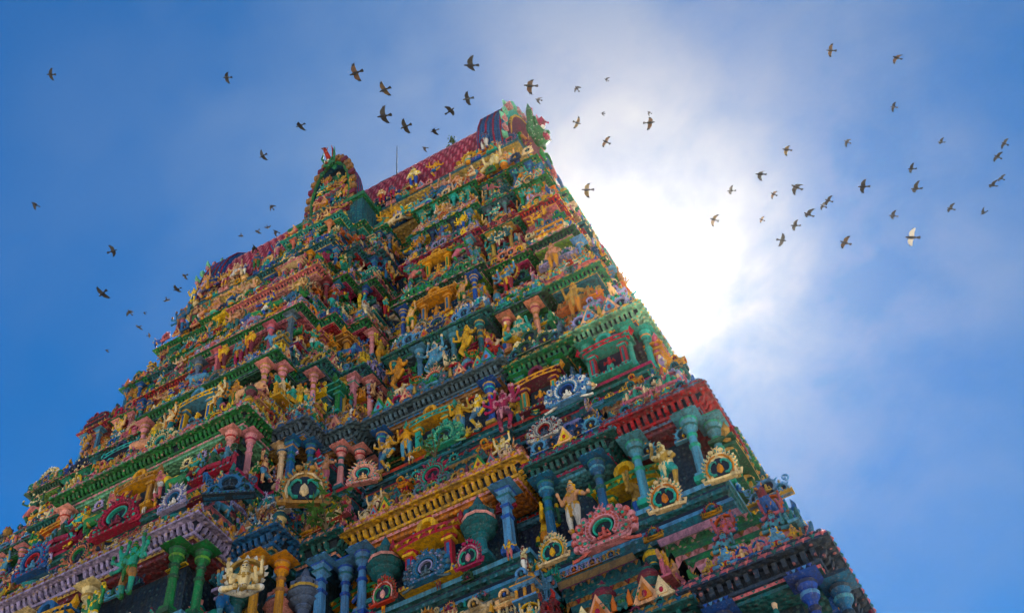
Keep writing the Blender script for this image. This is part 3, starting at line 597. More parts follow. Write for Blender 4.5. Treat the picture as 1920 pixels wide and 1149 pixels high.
class Edge:                                                   # one face of a bay: origin, direction, outward normal
    def __init__(s, ax, ay, bx, by):
        s.a = Vector((ax, ay)); s.b = Vector((bx, by)); s.L = (s.b - s.a).length; s.u = (s.b - s.a).normalized(); s.n = Vector((s.u.y, -s.u.x)); s.rz = math.atan2(s.n.x, -s.n.y)
    def at(s, t, out, z): p = s.a + s.u * t + s.n * out; return (p.x, p.y, z)
def place(parent, e, t, out, z, name, size, cols=None, me=None, jit=.0, sx=1, free=True):
    if e.n.x < -.5 or e.n.y > .5: return {'rz': 0}            # turned away from the camera
    me = me or EL[name]; cols = cols or stuccols()
    s = (size * sx, size, size)
    if name in ('column', 'pilaster'): k_ = .60 if z > 27 else .64 if z > 15 else .52; s = (size * k_, size * k_, size)
    if free:
        p_ = e.at(t, out, z)
        if any(abs(p_[0] - q[0]) < q[3] and abs(-p_[1] - q[1]) < 1.0 and q[2] - .35 < z + size * .3 < q[2] + q[4] for q in KEEP): return {'rz': 0}
    return put(parent, name, me, e.at(t, out, z), e.rz + R.uniform(-jit, jit), s, cols)
def figure(parent, e, t, out, z, h, kind=None, cols=None):
    k = kind or R.choices(['standing_figure', 'dancing_figure', 'seated_figure', 'many_armed_figure', 'guardian_figure'], [9, 4, 2, 2, 1.5])[0]
    full = .72 if k == 'seated_figure' else 1.03
    return place(parent, e, t, out, z, k, h / full * (.82 if k == 'seated_figure' else 1), cols or figcols(), R.choice(FIG[k]), .35)
def creature(parent, e, t, out, z, h, cols=None):
    k = R.choice(['cow', 'elephant', 'lion', 'cow']); o = place(parent, e, t, out, z, k, h / .85, cols or (R.choice(['skin', 'peach', 'cream', 'blue', 'green', 'turq', 'sky']), R.choice(CLOTH), R.choice(GOLD)), ANI[k], .3)
    if R.random() < .5: o['rz'] += math.pi
    return o

def cornice_mesh(x0, x1, y0, y1, z0, z1, oh, edges, sp):
    """mouldings, dentils and drooping eave of one bay"""
    mb = MB(); h = z1 - z0
    mb.ring(x0, x1, y0, y1, [(.02, z0, 2), (.10 * oh, z0 + .02 * h, 2), (.10 * oh, z0 + .13 * h, 3), (.05 * oh, z0 + .14 * h, 2), (.22 * oh, z0 + .17 * h, 1), (.24 * oh, z0 + .27 * h, 3), (.15 * oh, z0 + .28 * h, 0),
                             (.30 * oh, z0 + .31 * h, 0), (.34 * oh, z0 + .40 * h, 3), (.22 * oh, z0 + .41 * h, 3), (.40 * oh, z0 + .66 * h, 3), (.55 * oh, z0 + .67 * h, 0), (1.0 * oh, z0 + .70 * h, 0), (1.02 * oh, z0 + .76 * h, 2), (1.0 * oh, z0 + .78 * h, 1),
                             (.93 * oh, z0 + .90 * h, 1), (.80 * oh, z0 + .97 * h, 3), (.72 * oh, z0 + .98 * h, 0), (.78 * oh, z0 + 1.0 * h, 0), (.78 * oh, z0 + 1.06 * h, 2), (.4 * oh, z0 + 1.07 * h, 2)])
    def prow(e, o, z, sp2, r, m, z2=None):                     # petals along one face
        n = max(2, int((e.L + 2 * o) / sp2)); st = (e.L + 2 * o) / n
        for i in range(n):
            t = -o + (i + .5) * st; w = .4 * st
            mb.add([e.at(t - w, o, z + r), e.at(t + w, o, z + r), e.at(t, o + r * .1, z - r), e.at(t, o + r * .9, z + r * .2)], [(0, 3, 1), (0, 2, 3), (2, 1, 3)], m if i % 2 else (m + 1) % 3)
    for e in edges:
        prow(e, oh * 1.0, z0 + .79 * h, .16, .05 * h + .02, 1); prow(e, oh * .8, z0 + 1.03 * h, .11, .04 * h + .01, 0); prow(e, .24 * oh, z0 + .22 * h, .10, .04 * h, 1)
        n = max(2, int((e.L + oh) / sp)); t0 = -.35 * oh; st = (e.L + .7 * oh) / n
        for i in range(n):
            if R.random() < .03: continue
            t = t0 + (i + .5) * st + R.uniform(-.012, .012); w = .26 * st * R.uniform(.85, 1.15); hh = []
            for o, z in ((.30, .41), (.52, .46), (.66, .66), (.25, .66)):
                for q in (-1, 1): hh.append(e.at(t + q * w, o * oh, z0 + z * h))
            mb.add(hh, [(0, 2, 3, 1), (2, 4, 5, 3), (4, 6, 7, 5), (0, 1, 7, 6), (0, 6, 4, 2), (1, 3, 5, 7)], 0)
    return mb
def plinth_mesh(x0, x1, y0, y1, z0, z1, o):
    mb = MB(); h = z1 - z0
    mb.ring(x0, x1, y0, y1, [(o, z0, 0), (o, z0 + .16 * h, 2), (o * .86, z0 + .18 * h, 0), (o * .95, z0 + .30 * h, 1), (o * .80, z0 + .42 * h, 3), (o * .55, z0 + .44 * h, 3), (o * .55, z0 + .56 * h, 0), (o * .85, z0 + .60 * h, 0), (o * .85, z0 + .70 * h, 3), (o * .62, z0 + .71 * h, 2),
                             (o * .62, z0 + .80 * h, 0), (o * .9, z0 + .84 * h, 1), (o * .92, z0 + .95 * h, 0), (o * .5, z0 + h, 0)])
    return mb
def terrace_mesh(x0, x1, y0, y1, z0, z1, d, k0=1, k1=1):
    mb = MB(); h = z1 - z0
    mb.ring(x0, x1, y0, y1, [(d, z0, 0), (d + .05, z0 + .10 * h, 2), (d, z0 + .12 * h, 1), (d * .9, z0 + .26 * h, 3), (d * .72, z0 + .27 * h, 1), (d * .74, z0 + .38 * h, 0), (d * .70, z0 + .46 * h, 2), (d * .66, z0 + .48 * h, 3), (d * .5, z0 + .50 * h, 1),
                             (d * .52, z0 + .60 * h, 0), (d * .46, z0 + .70 * h, 3), (d * .34, z0 + .72 * h, 0), (d * .36, z0 + .82 * h, 2), (d * .25, z0 + .9 * h, 1), (d * .2, z0 + h, 1)], k0, k1)
    return mb

# levels: cornice height, half length, half depth, next one above; bay fractions
LV = [dict(z=6.0, W=18.3, D=14.6), dict(z=12.6, W=16.85, D=12.75), dict(z=18.9, W=15.3, D=10.95), dict(z=24.3, W=14.0, D=9.35), dict(z=28.7, W=12.75, D=7.8), dict(z=32.8, W=11.85, D=6.6),
      dict(z=36.5, W=11.15, D=5.6), dict(z=39.8, W=10.55, D=4.6), dict(z=42.9, W=10.0, D=3.75)]
F1 = [.24, .24, .242, .222, .20, .185, .17, .155, .135]; P1 = [2.9, 2.8, 2.65, 2.5, 2.3, 2.1, 2.0, 1.9, 1.9]
# colour schemes per storey: bays -> (cornice paint, kapota/trim, accent), plinth, column
SCH = {
 1: dict(c=('teal', 'crimson', 'navy'), p=('blue', 'teal', 'navy'), alt=[('navy', 'pink', 'teal'), ('teal', 'ochre', 'blue')]),
 2: dict(c=('lav', 'ochre', 'maroon'), p=('teal', 'sky', 'navy'), alt=[('crimson', 'slate', 'maroon'), ('teal', 'crimson', 'sky'), ('yellow', 'rose', 'orange'), ('blue', 'ochre', 'teal'), ('teal', 'peach', 'blue')]),
 3: dict(c=('green', 'rose', 'mint'), p=('teal', 'crimson', 'turq'), alt=[('mint', 'yellow', 'slate'), ('green', 'ochre', 'dgreen'), ('slate', 'blue', 'ochre')]),
 4: dict(c=('green', 'slate', 'dgreen'), p=('pink', 'turq', 'crimson'), alt=[('green', 'ochre', 'teal'), ('dgreen', 'slate', 'green'), ('teal', 'green', 'slate')]),
 5: dict(c=('green', 'rose', 'pink'), p=('crimson', 'blue', 'teal'), alt=[('dgreen', 'rose', 'lime'), ('green', 'pink', 'crimson')]),
 6: dict(c=('pink', 'yellow', 'rose'), p=('turq', 'peach', 'maroon'), alt=[('crimson', 'yellow', 'pink'), ('green', 'pink', 'crimson')]),
 7: dict(c=('teal', 'yellow', 'blue'), p=('green', 'crimson', 'slate'), alt=[('green', 'teal', 'yellow'), ('teal', 'slate', 'crimson')]),
 8: dict(c=('turq', 'yellow', 'green'), p=('blue', 'crimson', 'orange'), alt=[('green', 'orange', 'turq')]),
}
def dress_wall(S, e, z0, z1, k, colcol, hint=None):
    """columns, niches and figures along one bay face between plinth and cornice"""
    h = z1 - z0; Ln = e.L
    if Ln < .35: return
    up = k >= 4
    if Ln > .9 and (not up or R.random() < .55):
        for t in (.16 * h if h < 1.6 else .2, Ln - (.16 * h if h < 1.6 else .2)):
            place(S, e, t, .10 * h, z0, 'column' if R.random() < .8 else 'pilaster', h, (colcol[0], colcol[1], colcol[2]))
    inner = Ln - (.6 if Ln > .9 else .1) * max(.6, h * .45); mid = Ln / 2; used = 0
    if inner > h * .62 and (not up or R.random() < .65):
        if hint == 'niche' or (hint is None and R.random() < .6): place(S, e, mid, .12, z0, 'niche_shrine', h * (.92 if not up else 1.0), stuccols(R.choice(['yellow', 'crimson', 'green', 'ochre', 'pink', 'turq', 'yellow'])), sx=1.1)
        else: figure(S, e, mid, .24 * h, z0, h * (.74 if not up else .92), R.choice(['many_armed_figure', 'guardian_figure', 'seated_figure']))
        used = h * (.62 if not up else .74)
    elif inner > 0: figure(S, e, mid, .2 * h, z0, h * (.72 if not up else .86)); used = h * .34
    side = (inner - used) / 2; step = h * (.31 if not up else .30)
    n = int(side / step); sd = [R.random() for _ in range(n)]; main_state = R.getstate()
    for q in (-1, 1):
        for i in range(n):
            R.seed(sd[i])
            t = mid + q * (used / 2 + (i + .5) * side / n); r = R.random()
            if not up and r < .28: place(S, e, t, .14 * h, z0, 'turret', h * R.uniform(.85, 1.0), (lambda b_: (b_, b_, R.choice(['ochre', 'turq', 'sky', 'rose'])))(R.choice(['blue', 'navy', 'slate', 'ochre', 'rose', 'teal', 'blue'])))
            elif r < .34 and n > 2: creature(S, e, t, .22 * h, z0, h * .46)
            elif r < .46: place(S, e, t, .1 * h, z0, 'column', h, (lambda b_: (b_, b_, R.choice(STUC)))(R.choice(STUC)))
            elif r < .58: place(S, e, t, .12 * h, z0, 'deity_group', h * .8, (R.choice(SKINS), R.choice(CLOTH), R.choice(GOLD + CLOTH)))
            else: figure(S, e, t, (.2 + .1 * R.random()) * h, z0, h * (R.uniform(.58, .78) if not up else R.uniform(.7, .9)))
    R.setstate(main_state)
    # relief behind the figures
    if up:
        for fz, hh in ((.0, .52), (.50, .46)):
            n = int(Ln / (.36 * h))
            for i in Mirror(n):
                t = (i + .5) * Ln / n
                if R.random() < .6: place(S, e, t, -.14, z0 + fz * h, 'deity_group', hh * h, (R.choice(CUR[1]), R.choice(CUR[2]), R.choice(GOLD + CUR[2])))
                else: place(S, e, t, -.14, z0 + fz * h, R.choice(['triple_arch', 'small_arch']), hh * h, stuccols())
    else:
        n = int(Ln / (.30 * h))
        for i in Mirror(n):
            if R.random() < .55: place(S, e, (i + .5) * Ln / n, .0, z0 + .74 * h, R.choice(['deity_group', 'small_arch', 'scroll_relief', 'triple_arch']), .26 * h, stuccols())
def dress_parapet(S, e, z0, z1, d, k, scheme, big=None):
    """shrines, arches and seated figures standing on the ledge below a bay face"""
    h = z1 - z0; Ln = e.L; up = k >= 4
    if Ln < .3: return
    mid = Ln / 2; a = -d * .30
    def gods(): return (R.choice(CUR[1]), R.choice(CUR[2]), R.choice(GOLD + CUR[2]))
    repalette()
    # tiny arches on the face of the eave, then a lip row of small arches, leaves and busts
    n = int((Ln + .2) / (.44 if not up else .36))
    for i in Mirror(n): place(S, e, (i + .5) * Ln / n, .20, z0 - .17, 'small_arch', .26 if not up else .21, stuccols(), free=False)
    zl = z0 + .02; n = max(1, int((Ln + .2) / (.33 if not up else .30)))
    for i in Mirror(n):
        t = (i + .5) * Ln / n; r = R.random(); sz = (h * .19 if not up else h * .27) * R.uniform(.8, 1.25)
        if r < .35: place(S, e, t, .12, zl, 'small_arch', sz * 1.1, stuccols())
        elif r < .52: place(S, e, t, .12, zl, 'leaf_antefix', sz, (R.choice(['peach', 'cream', 'yellow', 'pink', 'green', 'salmon']), R.choice(LIGHTS), 'crimson'))
        elif r < .62: place(S, e, t, .12, zl, 'scroll_relief', sz * 1.3, stuccols())
        elif r < .72: place(S, e, t, .10, zl, 'deity_group', sz * 1.2, gods())
        else: figure(S, e, t, .05, zl, sz * 1.35, 'seated_figure')
    rows = ((.20, -.10, .34, .27), (.45, -.30, .32, .25), (.70, -.42, .30, .25)) if not up else ((.26, -.12, .40, .29), (.60, -.36, .38, .28))
    blk = None
    if Ln > (.95 * h if not up else .8 * h) and e.n.x < .5:
        c = big or R.choice(['fan_arch', 'flame_arch', 'wide_arch', 'barrel_shrine', 'serpent_plaque', 'triple_arch', 'triple_arch'])
        sz = .44 * h if c != 'barrel_shrine' else .32 * h
        place(S, e, mid, .02, z0 + .10 * h, c, sz * R.uniform(.9, 1.1), stuccols(R.choice(['pink', 'crimson', 'blue', 'turq', 'cream', 'white', 'yellow', 'green', 'lav', 'salmon', 'teal', 'slate', 'ochre']))); blk = (.36 if c != 'barrel_shrine' else .42) * h
    for ri, (fz, fo, hh, sp_) in enumerate(rows):
        n = max(1, int(Ln / (sp_ * h)))
        for i in Mirror(n):
            t = (i + .5) * Ln / n
            if ri == 0 and blk and abs(t - mid) < blk: continue
            r = R.random(); b_ = hh * h * R.uniform(.9, 1.06); z = z0 + fz * h; o = d * fo
            if r < .16: place(S, e, t, o, z, 'deity_group', b_, gods())
            elif r < .27: place(S, e, t, o, z, R.choice(['small_arch', 'serpent_plaque', 'triple_arch', 'triple_arch']), b_ * 1.05, stuccols())
            elif r < .40: place(S, e, t, o - .1, z - .02, 'domed_shrine', b_ * .66, stuccols())
            elif r < .45: place(S, e, t, o - .05, z, 'vase_finial', b_ * .8, stuccols())
            elif r < .53: creature(S, e, t, o, z, b_ * .7)
            elif r < .60: place(S, e, t, o - .05, z, 'barrel_shrine', b_ * .5, stuccols())
            elif r < .78: figure(S, e, t, o, z, b_ * .8, 'seated_figure')
            else: figure(S, e, t, o, z, b_)

for k in range(1, 9):
    lo, up = LV[k - 1], LV[k]; zb, zt = lo['z'] + ZO, up['z'] + ZO; H = zt - zb; oh = .42 if k <= 3 else .27; W, D = up['W'] - oh * .8, up['D'] - oh * .8
    dD = (lo['D'] - D) * .84
    if k == 1: f = (.40, .565, .90)
    elif k <= 3: f = (.40, .565, .875)        # parapet top, plinth top, wall top (cornice starts)
    else: f = (.44, .49, .895)
    zp, zq, zc = zb + f[0] * H, zb + f[1] * H, zb + f[2] * H
    sch = SCH[k]
    f1, p1 = F1[k], P1[k]; f2 = f1 + (.082 if k < 5 else .06); f3 = f1 + (.155 if k < 5 else .13)
    # storey core: recessed dark wall and stepped terraces
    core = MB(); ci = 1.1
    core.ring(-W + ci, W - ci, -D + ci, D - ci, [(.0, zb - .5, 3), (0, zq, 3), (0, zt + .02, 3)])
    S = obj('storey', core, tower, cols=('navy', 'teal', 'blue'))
    bays = []   # x0, x1, y0, y1, projection order, colours
    A = sch['alt']
    Wl = lo['W'] - (.42 if k <= 4 else .27) * .8; g1 = F1[k - 1]; gl = (g1, g1 + (.082 if k < 6 else .06), g1 + (.155 if k < 6 else .13))
    def bay(x0, x1, y0, y1, c, pl=None, hint=None, big=None, edges=('f', 'r', 'l')):
        i = len(bays); a0, a1 = (-gl[i] * Wl, gl[i] * Wl) if i < 3 else (x0 * Wl / W, x1 * Wl / W)     # where the bay below ends
        bays.append((x0, x1, y0, y1, c, pl or sch['p'], hint, big, edges, (x0 - a0) / dD, (a1 - x1) / dD))
    bay(-f1 * W, f1 * W, -D - p1, -D + .6, sch['c'], hint='niche', big='fan_arch')
    bay(-f2 * W, f2 * W, -D - p1 * .52, -D + .6, A[-1 if k != 2 else 3])
    bay(-f3 * W, f3 * W, -D - p1 * .16, -D + .6, A[-1 if k != 2 else 4])
    bay(-W + .7, W - .7, -D + .85, D - .85, A[1 % len(A)], edges=('f',))
    for q in (-1, 1):
        def sb(a, b, *args, **kw):
            xa, xb = sorted((q * a * W, q * b * W)); bay(xa, xb, *args, **kw)
        sb(.437, .712, -D - .25, -D + .6, A[2 % len(A)], hint='niche', big=('flame_arch' if k > 2 else None))
        sb(.742, .852, -D + .05, -D + .6, A[1 % len(A)])
        sb(.888, 1.0, -D, -D + 1.75, A[0])
        sb(.888, 1.0, D - 1.75, D, A[0])
        sb(.93, 1.03, -D * .36, D * .36, A[1 % len(A)], edges=('r', 'l'))
    for bi, (x0, x1, y0, y1, c, pl, hint, big, es, kx0, kx1) in enumerate(bays):
        E = []
        ef = Edge(x0, y0, x1, y0); er = Edge(x1, y0, x1, y1); el = Edge(x0, y1, x0, y0); eb = Edge(x1, y1, x0, y1)
        back = y0 > 0
        vis = [e for e, n in ((ef, 'f'), (er, 'r'), (el, 'l')) if n in es and not (back and n == 'f')]
        core_bay = bi == 3
        dz = (.02 * H if bi in (3, 5, 10) else 0)
        obj('cornice', cornice_mesh(x0, x1, y0, y1, zc - dz, zt - dz - .06 * (zt - zc) - .003 * bi, oh * (1 if not core_bay else .7), vis, (.17 if k <= 2 else .15 if k == 3 else .13)), S, cols=c)
        obj('plinth', plinth_mesh(x0, x1, y0, y1, zp - .002 * bi, zq + .001 * bi, .30 if k <= 3 else .2), S, cols=pl)
        tcx = R.choice([('teal', 'ochre', 'crimson'), ('pink', 'teal', 'cream'), ('green', 'rose', 'ochre'), ('blue', 'lav', 'teal'), ('ochre', 'teal', 'pink')])
        tm = terrace_mesh(x0, x1, y0, y1, zb - .04 - .003 * bi, zp + .002 * bi, dD if not core_bay else dD * .8, kx0, kx1); dd_ = dD if not core_bay else dD * .8
        for e in vis:
            for o_, fz, m_ in ((1.0, .10, 2), (.74, .34, 0), (.52, .57, 1), (.36, .80, 0)):
                if e is ef: pa, pb, o2_ = -dd_ * o_ * kx0, e.L + dd_ * o_ * kx1, dd_ * o_ + .02
                else: pa, pb, o2_ = -dd_ * o_, e.L, dd_ * o_ * kx1 + .02
                if e is el: continue
                n_ = max(1, int((pb - pa) / .17)); st_ = (pb - pa) / n_; r_ = .06
                for i in range(n_):
                    t = pa + (i + .5) * st_; z_ = zb + fz * (zp - zb)
                    tm.add([e.at(t - .4 * st_, o2_, z_ + r_), e.at(t + .4 * st_, o2_, z_ + r_), e.at(t, o2_, z_ - r_), e.at(t, o2_ + .07, z_)], [(0, 3, 1), (0, 2, 3), (2, 1, 3)], (m_ + i % 2) % 3)
        obj('terrace', tm, S, cols=tcx)
        w = MB(); ins = (.48 if k <= 3 else .34) if not core_bay else .1
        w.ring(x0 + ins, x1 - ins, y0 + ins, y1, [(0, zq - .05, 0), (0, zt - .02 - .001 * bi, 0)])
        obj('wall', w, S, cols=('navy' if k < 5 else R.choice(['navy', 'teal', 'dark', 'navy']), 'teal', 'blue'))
        if back: continue
        colc = {1: ('blue', 'navy', 'teal'), 2: R.choice([('sky', 'blue', 'teal'), ('lav', 'maroon', 'crimson'), ('blue', 'teal', 'sky')])}.get(k, (lambda b_: (b_, R.choice([b_, 'teal', 'ochre']), R.choice(['turq', 'crimson', 'ochre'])))(R.choice(['sky', 'slate', 'peach', 'turq', 'rose', 'green', 'blue', 'teal', 'ochre', 'blue'])))
        if k == 2 and bi == 0: colc = ('green', 'dgreen', 'lime')
        if k == 2 and bi == 1: colc = ('yellow', 'ochre', 'orange')
        if k == 2 and bi in (6, 11): colc = ('sky', 'turq', 'teal')
        if k == 1 and bi in (6, 11): colc = ('blue', 'navy', 'sky')
        for e in vis:
            if core_bay:
                pass
            is_side_inner = e is el and x1 > 0 and bi > 2      # faces turned away to the left of right-hand bays
            dense = e.L > .3
            if core_bay:                                        # only the recesses between bays
                segs = [(f3 * W, .437 * W), (.712 * W, .742 * W), (.852 * W, .888 * W)]
                for a, b in segs:
                    for q in (-1, 1):
                        xa, xb = sorted((q * a, q * b)); s_ = Edge(xa, y0, xb, y0); m_ = s_.L / 2
                        if s_.L > .3:
                            (figure(S, s_, m_, .3, zq, (zc - zq) * .85) if k > 2 or R.random() < .5 else place(S, s_, m_, .2, zq, 'niche_shrine', (zc - zq), stuccols('green')))
                            place(S, s_, m_, .3, zp - .35 * (zp - zb), 'small_arch', .5 * (zp - zb), stuccols()); figure(S, s_, m_, .5, zb + .15 * H, .3 * H * .8)
                continue
            dress_wall(S, e, zq, zc, k, colc, hint if e is ef else None)
            if k <= 3:
                n_ = int(e.L / .36)
                for i in Mirror(n_):
                    if R.random() < .8: place(S, e, (i + .5) * e.L / n_, .27, zp + .10 * (zq - zp), R.choice(['deity_group', 'small_arch', 'triple_arch', 'scroll_relief', 'deity_group']), R.uniform(.30, .42), stuccols())
            n_ = int(e.L / (.34 if k <= 3 else .3))
            for i in range(n_):
                if R.random() < (.45 if k <= 3 else .7): (figure(S, e, (i + .5) * e.L / n_, .34, zq - (.22 if k <= 3 else .1), R.uniform(.38, .55) if k <= 3 else R.uniform(.3, .45), R.choice(['seated_figure', 'standing_figure'])) if R.random() < .7 else place(S, e, (i + .5) * e.L / n_, .30, zq - .3 if k <= 3 else zq - .12, 'small_arch', .36, stuccols()))
            if e is el: continue
            de = dD
            if e is ef: pe = Edge(x0 - kx0 * dD, y0 - dD, x1 + kx1 * dD, y0 - dD)
            else: pe = Edge(x1 + kx1 * dD, y0 - dD, x1 + kx1 * dD, y1); de = max(.15, kx1 * dD)
            dress_parapet(S, pe, zb, zp, de, k, sch, big if e is ef else ('flame_arch' if e is er and bi > 3 else None))
        if bi in (6, 11, 0, 1):                                 # corner pieces on the ledges
            for x, sx_ in ((x0, -1), (x1, 1)):
                put(S, 'corner_horn', EL['corner_horn'], (x + sx_ * (dD * (kx1 if sx_ > 0 else kx0) + .06), y0 - dD - .1, zb), sx_ * math.pi / 4, .10 * (zp - zb) + .12, stuccols(R.choice(['teal', 'maroon', 'blue', 'slate', 'green'])))

for kind, x, d, z, rz, size, cols, _, _ in SPECIAL:
    par = [o for o in tower.children if o.name.startswith('storey')][1 if z < 18.9 else 2]
    put(par, kind, FIG[kind][0] if kind in FIG else EL[kind], (x, -d, z + ZO), rz, size * (.86 if kind not in FIG else .9), cols)['d'] = 1
sg = [o for o in tower.children if o.name.startswith('storey')][1]
put(sg, 'seated_figure', FIG['seated_figure'][3], (5.55, -13.6, 15.55 + ZO), .5, 1.45, ('cream', 'white', 'ochre'))['d'] = 1
# ------------------------------------------------------------------ plain lower part and gateway base
base = MB(); base.ring(-18.6, 18.6, -14.9, 14.9, [(1.6, 0, 0), (1.6, 1.2, 0), (1.2, 1.4, 0), (1.35, 2.0, 0), (.8, 2.4, 0), (.8, 6.6, 0), (1.2, 7.0, 0), (1.2, 7.4, 0), (.2, 7.7, 0), (-1, 7.75, 0)])
for i in range(24):
    x = -18.4 + 1.6 * i
    if abs(x) > 3: base.box(x - .3, x + .3, -16.05, -15.6, 2.4, 6.5, 0)
base.box(-2.6, 2.6, -15.75, -15.5, 0, 6.2, 3)
obj('granite_base', base.mesh('granite_base', [STONE, STONE, STONE, DARK]), tower)

# ------------------------------------------------------------------ roof
ZR = ZO; zg = 42.9 + ZR
neck = MB(); neck.ring(-8.8, 8.8, -3.0, 3.0, [(.5, zg, 0), (.5, zg + .25, 2), (.2, zg + .4, 1), (0, zg + .5, 3), (0, zg + 2.2, 0), (.35, zg + 2.4, 2), (.4, zg + 2.55, 1), (.1, zg + 2.65, 1)])
NK = obj('roof_neck', neck, tower, cols=('ochre', 'pink', 'teal'))
RY, RZ, zv = 3.1, 6.0, 45.45 + ZR
nseg = 18; vs = []; rf = MB()
pf = [(-RY * math.cos(math.pi * i / nseg), zv + RZ * math.sin(math.pi * i / nseg)) for i in range(nseg + 1)]
vs = [(-8.7, y, z) for y, z in pf] + [(8.7, y, z) for y, z in pf]
rf.add(vs, [(i, i + 1, nseg + 2 + i, nseg + 1 + i) for i in range(nseg)] + [tuple(range(nseg + 1)), tuple(reversed(range(nseg + 1, 2 * nseg + 2)))], 0)
ROOF = obj('barrel_roof', rf, tower, cols=('maroon', 'crimson', 'crimson'))
tile = MB(); tile.prism([(-.19, .02), (-.12, -.06), (0, -.09), (.12, -.06), (.19, .02), (.19, .56), (-.19, .56)], -.07, .0, 0); tile.prism([(-.05, -.02), (.05, -.02), (.05, .5), (-.05, .5)], -.11, -.07, 1)
tme = tile.mesh('roof_tile', smooth=0); rest = MB()
rows = []; acc = 0
for j in range(0, 16):
    th = math.pi / 2 * j / 16.5; rows.append(th)
nt = 0
for side in (-1, 1):
    for j, th in enumerate(rows):
        y = side * RY * math.cos(th); z = zv + RZ * math.sin(th); ty, tz = -side * RY * -math.sin(th) * -1, RZ * math.cos(th)
        ty = -side * RY * math.sin(th); l = math.hypot(ty, tz); tilt = math.atan2(abs(ty), tz)
        nx = 42
        for i in range(nx):
            x = -8.3 + 16.5 * (i + .5 * (j % 2)) / nx
            if side < 0 and j >= 7 and nt < 294 and not (abs(x) < 1.9):
                o = obj('roof_tile', tme, ROOF, (x, y, z), 0, 1, (R.choice(['crimson', 'crimson', 'pink', 'maroon']), 'rose', 'pink')); o.rotation_euler = (-tilt, 0, 0); nt += 1
            else:
                c, s_ = math.cos(tilt), math.sin(tilt); q = MB()
                for (a, b, d) in tile.v:
                    yy = b * c + d * s_; zz = -b * s_ + d * c
                    if side > 0: q.v.append((x + a, y - yy, z + zz))
                    else: q.v.append((x + a, y + yy, z + zz))
                q.f = [f if side < 0 else tuple(reversed(f)) for f in tile.f]; q.m = tile.m; rest.merge(q)
o = obj('roof_tiles', rest.mesh('roof_tiles', smooth=0), ROOF, cols=('crimson', 'pink', 'pink')); o['kind'] = 'stuff'
rd = MB(); rd.box(-8.5, 8.5, -.22, .22, zv + RZ - .05, zv + RZ + .22, 0); 
obj('roof_ridge', rd, ROOF, cols=('maroon', 'pink', 'teal'))

def gable(parent, name, loc, rz, w, h, thick, rim, blue, bcol='blue'):
    """horseshoe gable facing -Y: rim, blue flank with ribs, monster mask, knobs, inner figures"""
    z0 = -.12 * h
    def hs(s, n=20): return [(w * s * math.cos(math.radians(a)), h * .36 + (h * .64 if math.sin(math.radians(a)) > 0 else h * .42) * s * math.sin(math.radians(a))) for a in [-52 + 284 * i / n for i in range(n + 1)]]
    b = MB(); b.ringband(hs(1.0), hs(.86), -.12, thick, 1, 0)
    for i in range(7):                                        # raised ribs round the flank
        y = .05 + (thick - .15) * i / 6; b.tube([(x, y, z) for x, z in hs(1.01)], .05, 4, 0 if i % 2 else 2)
    b.prism(hs(.88), .15, thick - .1, 3)
    G = obj(name, b, parent, loc, rz, 1, (bcol, 'turq', 'crimson'))
    r = MB(); pts = hs(1.0, 26)
    for i, (x, z) in enumerate(pts):
        r.box(x - .16, x + .16, -.26, -.10, z - .15, z + .15, i % 3 if i % 3 != 2 else 0)
        if i % 2 == 0: cx, cz = x * 1.07, z + (z - h * .36) * .06; r.tube([(x, -.12, z), (cx, -.15, cz), (cx * 1.03, -.1, cz + .15)], [.13, .1, .02], 5, 1)
    r.tube([(x, -.2, z) for x, z in hs(.86)], .08, 5, 2)
    obj('gable_rim', r, G, cols=('rose', 'mint', 'yellow') if w > 2 else ('ochre', 'maroon', 'green'))
    m = MB(); s = .22 * w
    face(m, 0, -.55, h * .84, s * 1.5, 0, 1, 1)
    m.tube([(0, -.5, h * .92), (0, -.95, h * .99), (0, -1.15, h * .93)], [s * .5, s * .32, s * .08], 6, 2)
    for q in (-1, 1):
        m.tube([(q * s * .7, -.4, h * .86), (q * s * 1.3, -.6, h * .95), (q * s * 1.1, -.55, h * 1.08)], [s * .3, s * .24, s * .03], 6, 0)
        m.tube([(q * s * .5, -.4, h * .93), (q * s * .7, -.55, h * 1.06), (q * s * .3, -.55, h * 1.14)], [s * .25, s * .16, s * .02], 5, 2)
        spiral(m, q * s * 1.2, h * .74, -.5, s * .55, q, s * .16, 0)
    obj('monster_mask', m, G, cols=('green', 'white', 'crimson'))
    n = 0
    for row, (zz, xs, hh) in enumerate(((.02, (-.62, -.31, 0, .31, .62), .24), (.26, (-.66, -.33, 0, .33, .66), .22), (.47, (-.5, -.17, .17, .5), .19), (.63, (-.28, .28), .14))):
        for x in xs:
            k = R.choice(['standing_figure', 'dancing_figure', 'seated_figure', 'many_armed_figure']); put(G, k, R.choice(FIG[k]), (x * w, -.12 - .1 * (row == 0), zz * h), R.uniform(-.3, .3), hh * h * (1.25 if k == 'seated_figure' else 1), figcols())
    for x_, y_, za, zb2, c_ in ((.8, -.35, -.06, 0, 'yellow'), (.72, -.3, .225, .25, 'teal'), (.66, -.25, .445, .465, 'pink')):
        b2 = MB(); b2.box(-w * x_, w * x_, y_, .3, za * h, zb2 * h, 0); petals(b2, -w * x_, w * x_, y_, (za + zb2) / 2 * h, .16, .06, 0)
        obj('figure_ledge', b2, G, cols=(c_, 'mint', 'crimson'))
    return G
gable(tower, 'end_gable', (8.45, 0, zg + .9), math.pi / 2, 3.3, 8.2, 1.3, 'pink', True)
gable(tower, 'end_gable', (-8.6, 0, zg + .9), -math.pi / 2, 3.15, 7.9, 1.3, 'pink', True)
